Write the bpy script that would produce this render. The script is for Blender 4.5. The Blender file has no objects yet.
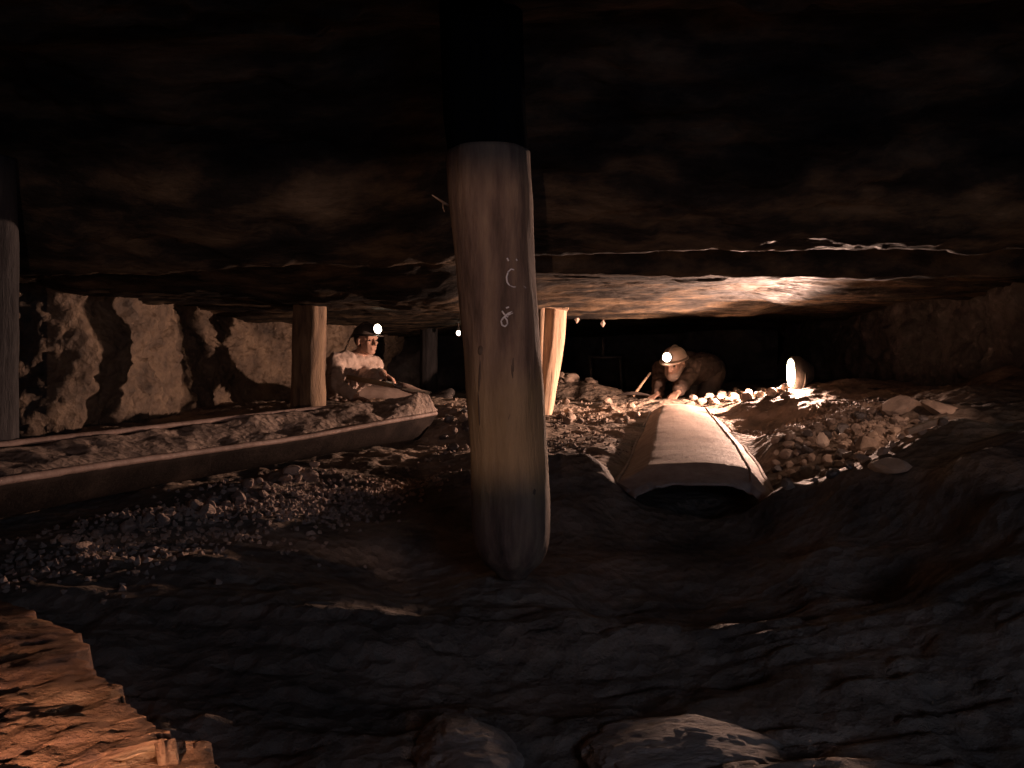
import bpy, bmesh, math, random
import numpy as np
from mathutils import Vector, Matrix, Quaternion

scene = bpy.context.scene
COL = scene.collection
FPX = 800.0
CAMZ = 0.6

# ------------------------------------------------------------------ camera
cam_d = bpy.data.cameras.new('camera')
cam_d.sensor_width = 36.0
cam_d.lens = FPX / 1024.0 * 36.0
cam_d.clip_start = 0.02
cam = bpy.data.objects.new('camera', cam_d)
COL.objects.link(cam)
cam.location = (0, 0, CAMZ)
cam.rotation_euler = (math.pi / 2, 0, 0)
scene.camera = cam

# ------------------------------------------------------------------ world, exposure
world = bpy.data.worlds.new('underground_dark')
scene.world = world
world.use_nodes = True
world.node_tree.nodes['Background'].inputs[0].default_value = (0.0, 0.0, 0.0, 1)
world.node_tree.nodes['Background'].inputs[1].default_value = 0.0
vs = scene.view_settings
vs.view_transform = 'Standard'
vs.look = 'None'
vs.exposure = 0.0
vs.gamma = 1.0
vs.use_curve_mapping = False


def add_light(name, kind, loc, aim, energy, color, **kw):
    ld = bpy.data.lights.new(name, kind)
    ld.energy = energy
    ld.color = color
    for k, v in kw.items():
        setattr(ld, k, v)
    lo = bpy.data.objects.new(name, ld)
    COL.objects.link(lo)
    lo.location = loc
    if aim is not None:
        d = Vector(aim) - Vector(loc)
        lo.rotation_euler = d.to_track_quat('-Z', 'Y').to_euler()
    return lo

# lamps of the visitor side, behind the camera
LAMP_SLOT = Vector((-0.12, -0.25, 0.52))      # warm lamp inside a slotted hood added to shape its light
add_light('hooded_lamp_light', 'POINT', LAMP_SLOT, None, 40.0, (1.0, 0.61, 0.45), shadow_soft_size=0.0025)
add_light('entry_daylight', 'AREA', (1.1, -0.9, 0.80), (0.2, 1.8, 0.3), 6.5, (0.55, 0.68, 1.0),
          shape='RECTANGLE', size=0.7, size_y=0.4)
# the flood lamp's own light is with its builder


def P(px, py, Y):
    return Vector(((px - 512.0) / FPX * Y, Y, CAMZ + (384.0 - py) / FPX * Y))


# ------------------------------------------------------------------ noise
def _hash(ix, iy, iz, seed):
    n = (ix.astype(np.int64) * 374761393 + iy.astype(np.int64) * 668265263 +
         iz.astype(np.int64) * 2147483647 + seed * 1274126177) & 0xFFFFFFFF
    n = ((n ^ (n >> 13)) * 1274126177) & 0xFFFFFFFF
    n = ((n ^ (n >> 16)) * 2246822519) & 0xFFFFFFFF
    n = n ^ (n >> 15)
    return (n & 0xFFFFFF) / float(0xFFFFFF)


def vnoise(x, y, z=None, seed=0):
    x = np.asarray(x, float); y = np.asarray(y, float)
    z = np.zeros_like(x) if z is None else np.asarray(z, float)
    ix, iy, iz = np.floor(x), np.floor(y), np.floor(z)
    fx, fy, fz = x - ix, y - iy, z - iz
    u, v, w = (f * f * f * (f * (f * 6 - 15) + 10) for f in (fx, fy, fz))
    r = 0
    for dx in (0, 1):
        for dy in (0, 1):
            for dz in (0, 1):
                h = _hash(ix + dx, iy + dy, iz + dz, seed)
                r = r + h * (u if dx else 1 - u) * (v if dy else 1 - v) * (w if dz else 1 - w)
    return r


def fbm(x, y, z=None, oct=5, seed=0, gain=0.5, ridged=False):
    a, s, t = 1.0, 0.0, 0.0
    f = 1.0
    for o in range(oct):
        n = vnoise(np.asarray(x) * f + 13.7 * o, np.asarray(y) * f - 7.1 * o,
                   None if z is None else np.asarray(z) * f + 3.3 * o, seed + o)
        if ridged:
            n = 1 - np.abs(2 * n - 1)
        s = s + a * n; t += a
        a *= gain; f *= 2.03
    return s / t - 0.5


# ------------------------------------------------------------------ materials
def mat(name, stops, scale=6.0, rough=(0.7, 0.95), bump=0.3, bump_scale=60.0, detail=8.0, stretch=(1, 1, 1),
        spec=0.35, metallic=0.0, coords='Object', voronoi=0.0, bump_dist=0.01, wet=0.0):
    m = bpy.data.materials.new(name)
    m.use_nodes = True
    nt = m.node_tree
    N = nt.nodes; L = nt.links
    b = N['Principled BSDF']
    tc = N.new('ShaderNodeTexCoord')
    mp = N.new('ShaderNodeMapping')
    mp.inputs['Scale'].default_value = stretch
    if coords == 'World':
        g = N.new('ShaderNodeNewGeometry')
        L.new(g.outputs['Position'], mp.inputs['Vector'])
    else:
        L.new(tc.outputs['Object'], mp.inputs['Vector'])
    n1 = N.new('ShaderNodeTexNoise')
    n1.inputs['Scale'].default_value = scale
    n1.inputs['Detail'].default_value = detail
    n1.inputs['Roughness'].default_value = 0.62
    L.new(mp.outputs[0], n1.inputs['Vector'])
    cr = N.new('ShaderNodeValToRGB')
    el = cr.color_ramp.elements
    while len(el) > 1:
        el.remove(el[-1])
    el[0].position = stops[0][0]; el[0].color = (*stops[0][1], 1)
    for p, c in stops[1:]:
        e = el.new(p); e.color = (*c, 1)
    L.new(n1.outputs['Fac'], cr.inputs['Fac'])
    L.new(cr.outputs['Color'], b.inputs['Base Color'])
    n2 = N.new('ShaderNodeTexNoise')
    n2.inputs['Scale'].default_value = bump_scale
    n2.inputs['Detail'].default_value = 6
    n2.inputs['Roughness'].default_value = 0.7
    L.new(mp.outputs[0], n2.inputs['Vector'])
    hsrc = n2.outputs['Fac']
    if voronoi > 0:
        vo = N.new('ShaderNodeTexVoronoi')
        vo.inputs['Scale'].default_value = voronoi
        L.new(mp.outputs[0], vo.inputs['Vector'])
        ad = N.new('ShaderNodeMath'); ad.operation = 'ADD'
        L.new(n2.outputs['Fac'], ad.inputs[0]); L.new(vo.outputs['Distance'], ad.inputs[1])
        hsrc = ad.outputs[0]
    bp = N.new('ShaderNodeBump')
    bp.inputs['Strength'].default_value = bump
    bp.inputs['Distance'].default_value = bump_dist
    L.new(hsrc, bp.inputs['Height'])
    L.new(bp.outputs['Normal'], b.inputs['Normal'])
    mr = N.new('ShaderNodeMapRange')
    mr.inputs['To Min'].default_value = rough[0]
    mr.inputs['To Max'].default_value = rough[1]
    mr.inputs['From Min'].default_value = 0.35
    mr.inputs['From Max'].default_value = 0.65
    L.new(n2.outputs['Fac'], mr.inputs['Value'])
    L.new(mr.outputs[0], b.inputs['Roughness'])
    b.inputs['Specular IOR Level'].default_value = spec
    b.inputs['Metallic'].default_value = metallic
    if wet > 0:
        b.inputs['Coat Weight'].default_value = wet
        b.inputs['Coat Roughness'].default_value = 0.18
    return m


def emit_mat(name, color, strength):
    m = bpy.data.materials.new(name)
    m.use_nodes = True
    nt = m.node_tree
    b = nt.nodes['Principled BSDF']
    b.inputs['Base Color'].default_value = (0.8, 0.75, 0.7, 1)
    b.inputs['Emission Color'].default_value = (*color, 1)
    b.inputs['Emission Strength'].default_value = strength
    return m


M = {}
M['floor'] = mat('mud_and_coal_floor', [(0.30, (0.045, 0.036, 0.030)), (0.46, (0.15, 0.115, 0.088)), (0.60, (0.27, 0.20, 0.15)), (0.75, (0.36, 0.28, 0.21))],
                 scale=3.2, bump=0.75, bump_scale=38, voronoi=26, bump_dist=0.02, coords='World', spec=0.25, rough=(0.65, 0.95))
M['roof'] = mat('wet_roof_rock', [(0.33, (0.006, 0.005, 0.005)), (0.48, (0.026, 0.021, 0.017)), (0.60, (0.095, 0.066, 0.042)), (0.75, (0.19, 0.135, 0.085))],
                scale=4.2, bump=0.8, bump_scale=26, bump_dist=0.02, stretch=(0.6, 1.6, 1), coords='World', spec=0.15, rough=(0.5, 1.0))
M['wall'] = mat('conglomerate_wall', [(0.30, (0.055, 0.042, 0.033)), (0.48, (0.14, 0.10, 0.07)), (0.62, (0.21, 0.15, 0.10)), (0.8, (0.30, 0.23, 0.16))],
                scale=5, bump=0.9, bump_scale=34, voronoi=20, bump_dist=0.025, coords='World', rough=(0.5, 0.9), spec=0.4)
M['coal'] = mat('dark_coal_rock', [(0.3, (0.015, 0.013, 0.014)), (0.6, (0.055, 0.045, 0.042)), (0.8, (0.11, 0.09, 0.08))],
                scale=4, bump=0.9, bump_scale=30, bump_dist=0.02, coords='World', spec=0.6, rough=(0.3, 0.8))
M['amber_rock'] = mat('iron_stained_rock', [(0.3, (0.09, 0.05, 0.042)), (0.45, (0.29, 0.135, 0.065)), (0.58, (0.38, 0.195, 0.095)), (0.72, (0.46, 0.29, 0.16))],
                      scale=14, bump=0.8, bump_scale=85, voronoi=38, bump_dist=0.008, stretch=(1, 1.3, 2.4), coords='World')
M['stone'] = mat('rubble_stone', [(0.3, (0.11, 0.085, 0.07)), (0.5, (0.24, 0.18, 0.14)), (0.7, (0.38, 0.29, 0.22))],
                 scale=9, bump=0.6, bump_scale=50, bump_dist=0.01, coords='World')
M['clod'] = mat('lightened_clay_clod', [(0.3, (0.20, 0.14, 0.11)), (0.5, (0.36, 0.26, 0.20)), (0.7, (0.50, 0.37, 0.29))], scale=9, bump=0.8, bump_scale=50, bump_dist=0.012, coords='World')  # clods and gravel lightened to carry the lamp-lit strip by the trough
M['pale_slab'] = mat('pale_bedrock', [(0.3, (0.14, 0.115, 0.095)), (0.5, (0.27, 0.22, 0.18)), (0.75, (0.42, 0.35, 0.28))], scale=14, bump=0.8, bump_scale=70, stretch=(0.7, 2.0, 1), bump_dist=0.01, coords='World')
M['pale_stone'] = mat('pale_stone', [(0.3, (0.34, 0.27, 0.21)), (0.6, (0.50, 0.40, 0.32)), (0.8, (0.60, 0.50, 0.42))],
                      scale=12, bump=0.4, bump_scale=60, coords='World')
M['dark_stone'] = mat('coal_lump', [(0.3, (0.03, 0.026, 0.026)), (0.7, (0.10, 0.085, 0.078))], scale=10, bump=0.5,
                      bump_scale=40, coords='World', spec=0.6, rough=(0.25, 0.7))
M['wood_dark'] = mat('weathered_prop_timber', [(0.28, (0.035, 0.024, 0.020)), (0.44, (0.13, 0.085, 0.066)), (0.58, (0.22, 0.15, 0.105)), (0.75, (0.32, 0.23, 0.15))],
                     scale=7, bump=0.55, bump_scale=30, stretch=(3.2, 3.2, 0.5), bump_dist=0.012)
M['wood_black'] = mat('darkened_prop_timber', [(0.3, (0.012, 0.011, 0.012)), (0.7, (0.045, 0.04, 0.04))], scale=7, bump=0.6, bump_scale=30, stretch=(3, 3, 0.5), bump_dist=0.012)  # darkened so the left-edge prop looks unlit
M['cap_shade'] = mat('shade_black_timber', [(0.3, (0.003, 0.003, 0.004)), (0.7, (0.009, 0.009, 0.010))], scale=7, bump=0.6, bump_scale=30, stretch=(3, 3, 0.5), spec=0.0, rough=(0.9, 1.0))  # black stands for the shade above the centre prop
M['wood_knot'] = mat('dark_wood_knot', [(0.3, (0.05, 0.036, 0.026)), (0.7, (0.12, 0.085, 0.06))], scale=30, bump=0.4, bump_scale=60)
M['wood_pale'] = mat('pale_split_timber', [(0.28, (0.24, 0.15, 0.09)), (0.45, (0.44, 0.30, 0.20)), (0.7, (0.58, 0.43, 0.30))],
                     scale=8, bump=0.7, bump_scale=26, stretch=(4, 4, 0.35), bump_dist=0.012)
M['wood_brown'] = mat('old_bark_timber', [(0.28, (0.05, 0.035, 0.025)), (0.48, (0.19, 0.125, 0.08)), (0.75, (0.34, 0.24, 0.15))],  # brown timber, the same tones all over
                       scale=8, bump=0.8, bump_scale=30, stretch=(2.5, 2.5, 0.5), bump_dist=0.015)
M['rust'] = mat('dusty_rusted_steel', [(0.3, (0.10, 0.065, 0.05)), (0.5, (0.22, 0.15, 0.12)), (0.7, (0.32, 0.23, 0.19))],
                scale=7, bump=0.4, bump_scale=70, spec=0.4, rough=(0.55, 0.9))
M['rust_dark'] = mat('darkened_rusted_steel', [(0.3, (0.010, 0.008, 0.007)), (0.5, (0.020, 0.015, 0.013)), (0.7, (0.04, 0.03, 0.025))],
                scale=7, bump=0.5, bump_scale=70, spec=0.05, rough=(0.8, 1.0))  # rust darkened so the trough's near side looks shaded
M['dust'] = mat('dusty_pale_steel', [(0.3, (0.30, 0.21, 0.17)), (0.5, (0.42, 0.31, 0.25)), (0.7, (0.50, 0.39, 0.32))],
                scale=16, bump=0.5, bump_scale=90, spec=0.3, rough=(0.6, 0.9))
M['muck'] = mat('clay_muck', [(0.3, (0.11, 0.08, 0.066)), (0.5, (0.26, 0.195, 0.155)), (0.72, (0.42, 0.32, 0.255))],
                scale=7, bump=0.9, bump_scale=36, voronoi=30, bump_dist=0.02, coords='World')
M['steel'] = mat('worn_tool_steel', [(0.3, (0.14, 0.12, 0.11)), (0.7, (0.30, 0.27, 0.25))], scale=14, bump=0.2, bump_scale=60, metallic=0.6, rough=(0.4, 0.7))
M['handle'] = mat('tool_handle_wood', [(0.3, (0.24, 0.15, 0.08)), (0.7, (0.42, 0.29, 0.17))], scale=10, bump=0.3, bump_scale=40, stretch=(1, 1, 1))
M['lamp_body'] = mat('black_lamp_housing', [(0.3, (0.025, 0.024, 0.023)), (0.7, (0.075, 0.068, 0.06))], scale=10, bump=0.2, bump_scale=60, rough=(0.4, 0.7))
M['skin'] = mat('dusty_skin', [(0.3, (0.40, 0.23, 0.16)), (0.7, (0.55, 0.34, 0.25))], scale=14, bump=0.15, bump_scale=80, rough=(0.5, 0.75))
M['jacket_pale'] = mat('pale_dusty_work_cloth', [(0.3, (0.38, 0.29, 0.24)), (0.7, (0.56, 0.44, 0.37))], scale=9, bump=0.5, bump_scale=45, bump_dist=0.01, rough=(0.85, 1.0), spec=0.1)
M['jacket_dark'] = mat('dark_brown_work_cloth', [(0.3, (0.09, 0.062, 0.05)), (0.7, (0.18, 0.125, 0.10))], scale=9, bump=0.5, bump_scale=45, bump_dist=0.01, rough=(0.85, 1.0), spec=0.1)
M['trousers'] = mat('grey_brown_trouser_cloth', [(0.3, (0.11, 0.08, 0.066)), (0.7, (0.20, 0.155, 0.13))], scale=9, bump=0.5, bump_scale=45, rough=(0.85, 1.0), spec=0.1)
M['helmet_pale'] = mat('pale_helmet_shell', [(0.3, (0.50, 0.36, 0.28)), (0.7, (0.60, 0.46, 0.37))], scale=10, bump=0.1, bump_scale=50, rough=(0.4, 0.6))
M['helmet_dark'] = mat('dark_helmet_shell', [(0.3, (0.05, 0.04, 0.035)), (0.7, (0.12, 0.095, 0.08))], scale=10, bump=0.1, bump_scale=50, rough=(0.4, 0.6))
M['boot'] = mat('black_boot_leather', [(0.3, (0.02, 0.018, 0.017)), (0.7, (0.06, 0.05, 0.045))], scale=10, bump=0.2, bump_scale=50)
M['cable'] = mat('lamp_cable_rubber', [(0.3, (0.20, 0.15, 0.12)), (0.7, (0.32, 0.25, 0.21))], scale=10, bump=0.1, bump_scale=50)
M['hair'] = mat('dark_hair', [(0.3, (0.03, 0.022, 0.018)), (0.7, (0.07, 0.05, 0.04))], scale=30, bump=0.6, bump_scale=120)
M['beard'] = mat('greying_beard', [(0.3, (0.34, 0.24, 0.19)), (0.7, (0.50, 0.38, 0.31))], scale=30, bump=0.8, bump_scale=120)
M['chalk'] = mat('white_chalk', [(0.3, (0.55, 0.52, 0.52)), (0.7, (0.8, 0.77, 0.77))], scale=60, bump=0.3, bump_scale=120)
M['eye'] = mat('dark_eye', [(0.3, (0.02, 0.015, 0.012)), (0.7, (0.05, 0.04, 0.03))], scale=10, bump=0.0, bump_scale=50, rough=(0.2, 0.3))
M['glow_flood'] = emit_mat('flood_lamp_glass', (1.0, 0.80, 0.55), 22.0)
M['glow_cap'] = emit_mat('cap_lamp_glass', (1.0, 0.84, 0.62), 14.0)


# ------------------------------------------------------------------ helpers
def link(name, me, material=None, parent=None):
    o = bpy.data.objects.new(name, me)
    COL.objects.link(o)
    if material is not None and me is not None and len(me.materials) == 0:
        me.materials.append(material)
    if parent is not None:
        o.parent = parent
        o.matrix_parent_inverse = parent_inverse(parent)
    return o


def parent_inverse(p):
    m = Matrix.LocRotScale(p.location, p.rotation_euler.to_quaternion(), p.scale)
    if p.parent is not None:
        m = world_of(p.parent) @ p.matrix_parent_inverse @ m
    return m.inverted()


def world_of(p):
    m = Matrix.LocRotScale(p.location, p.rotation_euler.to_quaternion(), p.scale)
    if p.parent is not None:
        m = world_of(p.parent) @ p.matrix_parent_inverse @ m
    return m


def from_bm(name, bm, material, parent=None, smooth=True):
    me = bpy.data.meshes.new(name)
    bmesh.ops.recalc_face_normals(bm, faces=bm.faces)
    bm.to_mesh(me); bm.free()
    if smooth:
        me.polygons.foreach_set('use_smooth', [True] * len(me.polygons))
    return link(name, me, material, parent)


def tag(o, label, cat, group=None, kind=None):
    o['label'] = label
    o['category'] = cat
    if group: o['group'] = group
    if kind: o['kind'] = kind
    return o


def empty(name, loc):
    o = bpy.data.objects.new(name, None)
    o.empty_display_size = 0.1
    COL.objects.link(o)
    o.location = loc
    return o


def grid_mesh(name, V, nu, nv, material, smooth=True, parent=None, flip=False):
    """V: (nu*nv,3) array, row-major u then v"""
    i = np.arange(nu - 1)[:, None] * nv + np.arange(nv - 1)[None, :]
    i = i.ravel()
    q = np.stack([i, i + nv, i + nv + 1, i + 1], 1)
    if flip:
        q = q[:, ::-1]
    me = bpy.data.meshes.new(name)
    me.vertices.add(len(V)); me.vertices.foreach_set('co', np.ascontiguousarray(V, np.float32).ravel())
    me.loops.add(q.size); me.loops.foreach_set('vertex_index', q.ravel().astype(np.int32))
    me.polygons.add(len(q))
    me.polygons.foreach_set('loop_start', np.arange(0, q.size, 4, dtype=np.int32))
    me.polygons.foreach_set('loop_total', np.full(len(q), 4, np.int32))
    me.update(calc_edges=True)
    me.polygons.foreach_set('use_smooth', np.full(len(q), smooth))
    return link(name, me, material, parent)


def sweep(bm, pts, radii, n=10, cap=True):
    """tube with varying radius along a polyline"""
    pts = [Vector(p) for p in pts]
    rings = []
    up = Vector((0, 0, 1))
    for i, p in enumerate(pts):
        a = pts[max(i - 1, 0)]; b = pts[min(i + 1, len(pts) - 1)]
        t = (b - a).normalized()
        ref = up if abs(t.dot(up)) < 0.95 else Vector((1, 0, 0))
        s = t.cross(ref).normalized(); u = s.cross(t).normalized()
        r = radii[i] if hasattr(radii, '__len__') else radii
        rings.append([bm.verts.new(p + (s * math.cos(2 * math.pi * k / n) + u * math.sin(2 * math.pi * k / n)) * r) for k in range(n)])
    for r0, r1 in zip(rings, rings[1:]):
        for k in range(n):
            bm.faces.new((r0[k], r0[(k + 1) % n], r1[(k + 1) % n], r1[k]))
    if cap:
        bm.faces.new(rings[0][::-1]); bm.faces.new(rings[-1])


def box(bm, c, s, rot=None):
    r = bmesh.ops.create_cube(bm, size=1.0)
    m = Matrix.LocRotScale(Vector(c), rot, Vector(s))
    bmesh.ops.transform(bm, matrix=m, verts=r['verts'])


def ellipsoid(bm, c, s, rot=None, seg=14, rings=9):
    r = bmesh.ops.create_uvsphere(bm, u_segments=seg, v_segments=rings, radius=1.0)
    m = Matrix.LocRotScale(Vector(c), rot, Vector(s))
    bmesh.ops.transform(bm, matrix=m, verts=r['verts'])


def capsule(bm, p0, r0, p1, r1, n=12):
    p0, p1 = Vector(p0), Vector(p1)
    d = p1 - p0
    L = d.length
    t = d.normalized() if L > 1e-6 else Vector((0, 0, 1))
    pts, rr = [], []
    for k in range(5):
        a = math.pi / 2 * (1 - k / 4)
        pts.append(p0 - t * r0 * math.sin(a)); rr.append(max(r0 * math.cos(a), r0 * 0.06))
    for k in range(5):
        a = math.pi / 2 * (k / 4)
        pts.append(p1 + t * r1 * math.sin(a)); rr.append(max(r1 * math.cos(a), r1 * 0.06))
    ref = Vector((0, 0, 1)) if abs(t.z) < 0.9 else Vector((1, 0, 0))
    s = t.cross(ref).normalized(); u = s.cross(t).normalized()
    rings = []
    for p, r in zip(pts, rr):
        rings.append([bm.verts.new(p + (s * math.cos(2 * math.pi * k / n) + u * math.sin(2 * math.pi * k / n)) * r) for k in range(n)])
    for a, b in zip(rings, rings[1:]):
        for k in range(n):
            bm.faces.new((a[k], a[(k + 1) % n], b[(k + 1) % n], b[k]))
    bm.faces.new(rings[0][::-1]); bm.faces.new(rings[-1])


def remesh(o, voxel, smooth=2, factor=0.5):
    m = o.modifiers.new('remesh', 'REMESH')
    m.mode = 'VOXEL'; m.voxel_size = voxel; m.use_smooth_shade = True
    if smooth:
        s = o.modifiers.new('smooth', 'SMOOTH'); s.factor = factor; s.iterations = smooth


def interp(ctrl, X, Y, eps=0.05, p=1.6):
    num = np.zeros_like(X); den = np.zeros_like(X)
    for cx, cy, cz in ctrl:
        w = 1.0 / ((X - cx) ** 2 + (Y - cy) ** 2 + eps ** 2) ** p
        num += w * cz; den += w
    return num / den


# ------------------------------------------------------------------ floor
FC = []
def fc(px, py, Y, dz=0.0):
    p = P(px, py, Y); FC.append((p.x, p.y, p.z + dz))
for a in [(512, 768, 1.18), (300, 768, 1.18), (760, 768, 1.18), (1000, 768, 1.15), (100, 740, 1.25), (620, 700, 1.42), (450, 690, 1.45),
          (512, 608, 1.9), (512, 576, 2.0), (400, 592, 2.1), (620, 618, 2.0), (700, 622, 2.0), (750, 622, 1.95), (880, 612, 1.9), (600, 555, 2.3), (700, 555, 2.3), (540, 550, 2.4), (790, 552, 2.25), (632, 545, 2.5), (690, 550, 2.5), (750, 548, 2.5), (700, 525, 2.85), (560, 498, 2.68), (800, 516, 2.5),
          (200, 650, 1.55), (120, 620, 1.6), (300, 600, 1.85), (370, 520, 2.55), (330, 490, 2.9),
          (300, 466, 3.05), (230, 487, 2.7), (150, 517, 2.3), (55, 556, 1.95), (260, 510, 2.45), (170, 560, 2.05),
          (420, 480, 3.3), (470, 450, 4.1), (450, 420, 4.6), (440, 402, 5.0), (540, 457, 3.0), (575, 457, 3.0), (612, 461, 3.05), (480, 474, 2.95), (530, 474, 2.9), (580, 440, 4.3), (580, 418, 5.2), (540, 415, 5.6),
          (600, 408, 5.8), (560, 405, 6.2),
          (690, 406, 5.6), (650, 402, 6.3), (690, 399, 6.9), (760, 396, 5.5), (785, 391, 5.4), (830, 385, 5.3), (730, 402, 5.6),
          (760, 436, 4.5), (775, 470, 3.2), (820, 446, 3.4), (800, 487, 2.65), (850, 470, 2.5), (890, 452, 2.45), (930, 432, 2.45), (960, 414, 2.5), (870, 424, 3.3), (900, 411, 3.7),
          (950, 405, 3.4), (985, 440, 2.1), (1010, 480, 1.9), (1030, 420, 2.2), (975, 560, 1.85), (860, 540, 2.15), (920, 540, 2.05), (850, 400, 4.6), (930, 388, 4.6), (1000, 390, 3.8),
          (340, 404, 6.3), (380, 402, 6.3), (300, 412, 4.9), (340, 408, 5.2), (200, 425, 4.5), (120, 430, 4.3), (60, 440, 3.9)]:
    fc(*a)
# ground below and beyond the trough, far ground
FC += [(-1.35, 2.35, 0.17), (-1.1, 3.1, 0.20), (-0.75, 3.9, 0.27), (-1.8, 3.0, 0.22), (-2.2, 4.0, 0.25), (-2.6, 2.0, 0.2),
       (-0.5, 7.4, 0.45), (0.5, 7.2, 0.66), (0.62, 7.25, 0.62), (0.8, 7.3, 0.5), (1.0, 8.0, 0.5), (-1.5, 7.2, 0.43), (0.3, 9.5, 0.5), (2.5, 8.0, 0.6), (2.6, 6.0, 0.62), (3.0, 4.5, 0.7),
       (2.4, 3.0, 0.6), (2.0, 1.8, 0.6), (1.7, 1.0, 0.3), (-1.5, 0.9, 0.2), (0, 0.2, 0.06), (0, -1.0, 0.05), (1.5, -0.5, 0.1), (-1.5, -0.5, 0.15)]


def floor_fn(X, Y, detail=True):
    X = np.asarray(X, float); Y = np.asarray(Y, float)
    z = interp(FC, X, Y, eps=0.09, p=1.7)
    z = z + 0.07 * fbm(X * 1.6, Y * 2.2, oct=3, seed=3)
    if detail:
        amp = 0.45 + 0.55 * np.clip((Y - 2.6) / 0.5, 0, 1) + 0.25 * np.clip((1.5 - Y) / 0.3, 0, 1)
        amp = amp * (1 - 0.55 * np.exp(-((X - 0.33) / 0.36) ** 2 - ((Y - 4.2) / 1.1) ** 2))
        z = z + amp * 0.055 * fbm(X * 5, Y * 6.5, oct=5, seed=11, gain=0.55)
        z = z + amp * 0.03 * fbm(X * 9, Y * 9, oct=4, seed=21, ridged=True)
        z = z + np.clip(amp, 0.4, 1) * 0.016 * fbm(X * 24, Y * 30, oct=4, seed=37, gain=0.62)
        # broken bedding in the near ground runs across the view
        near = np.clip((2.3 - Y) / 0.6, 0, 1)
        t = fbm(X * 1.1, Y * 4.0, oct=5, seed=31, gain=0.6) * 7
        z = z + near * 0.016 * (np.floor(t) + np.clip((t - np.floor(t)) * 6 - 3.0, 0, 1))
        z = z + near * 0.012 * fbm(X * 18, Y * 40, oct=4, seed=33, gain=0.65)
    z = z + 0.045 * np.exp(-((X - 0.22) / 0.30) ** 2 - ((Y - 2.95) / 0.13) ** 2)
    # bed below the chute
    ax, ay = 1.16, 5.4; bx_, by_ = 0.70, 3.0
    tt = np.clip(((X - ax) * (bx_ - ax) + (Y - ay) * (by_ - ay)) / ((bx_ - ax) ** 2 + (by_ - ay) ** 2), 0, 1)
    dd = np.hypot(X - ax - tt * (bx_ - ax), Y - ay - tt * (by_ - ay))
    zc = 0.43 * (1 - tt) + 0.16 * tt
    wgt = 1 / (1 + np.exp((dd - 0.325) / 0.03))
    z = z * (1 - wgt) + np.minimum(z, zc) * wgt
    return z


def fz(x, y):
    return float(floor_fn(np.array([x]), np.array([y]))[0])


def axis(a, b, segs):
    out = []
    for (s, e, st) in segs:
        out.append(np.arange(s, e, st))
    return np.concatenate(out + [np.array([b])])

xs = axis(-3.6, 3.6, [(-3.6, -2.6, 0.04), (-2.6, 2.6, 0.0165), (2.6, 3.6, 0.04)])
ys = axis(-1.2, 11, [(-1.2, 0.5, 0.05), (0.5, 3.2, 0.012), (3.2, 7.0, 0.0165), (7.0, 11.0, 0.05)])
GX, GY = np.meshgrid(xs, ys, indexing='ij')
Z = floor_fn(GX, GY)
floor = grid_mesh('floor', np.stack([GX.ravel(), GY.ravel(), Z.ravel()], 1), len(xs), len(ys), M['floor'])
floor['kind'] = 'structure'; floor['label'] = 'uneven mine floor of trodden mud and rock'

# ------------------------------------------------------------------ roof
RC = []
def rc(px, py, Y):
    p = P(px, py, Y); RC.append((p.x, p.y, p.z))
for px in (540, 660, 780, 900, 1010):
    rc(px, 198, 2.75); rc(px, 246, 3.12); rc(px, 236, 3.4)
    rc(px, 273 - (6 if px > 850 else 0), 4.25)
for px in (300, 430):
    rc(px, 222, 2.8); rc(px, 262, 3.05); rc(px, 250, 3.3); rc(px, 303, 3.95)
for px in (20, 150):
    rc(px, 228, 2.6); rc(px, 264, 2.85); rc(px, 255, 3.1); rc(px, 300, 3.8)
for px in (560, 620, 680, 730):
    rc(px, 297, 5.1); rc(px, 313, 5.95)
rc(800, 302, 4.9); rc(860, 296, 4.6); rc(930, 287, 4.3); rc(820, 296, 5.6); rc(1000, 290, 4.0)
rc(310, 305, 4.7); rc(200, 298, 4.6); rc(440, 308, 4.7); rc(400, 300, 5.5); rc(480, 312, 5.2)
RC += [(-1.2, 6.2, 1.18), (-0.3, 6.5, 1.2), (0.6, 7.0, 1.25), (1.6, 7.0, 1.28), (2.5, 6.2, 1.2), (0, 9, 1.25), (-2, 8, 1.15), (2.5, 9, 1.3),
       (0, 2.0, 1.20), (-0.6, 1.9, 1.21), (0.7, 1.9, 1.21), (1.5, 2.0, 1.2), (-1.5, 1.8, 1.18), (0, 0.8, 1.24), (1.2, 0.8, 1.22), (-1.2, 0.8, 1.2),
       (0, -0.8, 1.35), (2.4, 1.5, 1.1), (-2.4, 1.5, 1.1), (-2.6, 4, 1.12), (2.8, 4, 1.1), (-2.6, 6, 1.2)]


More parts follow.
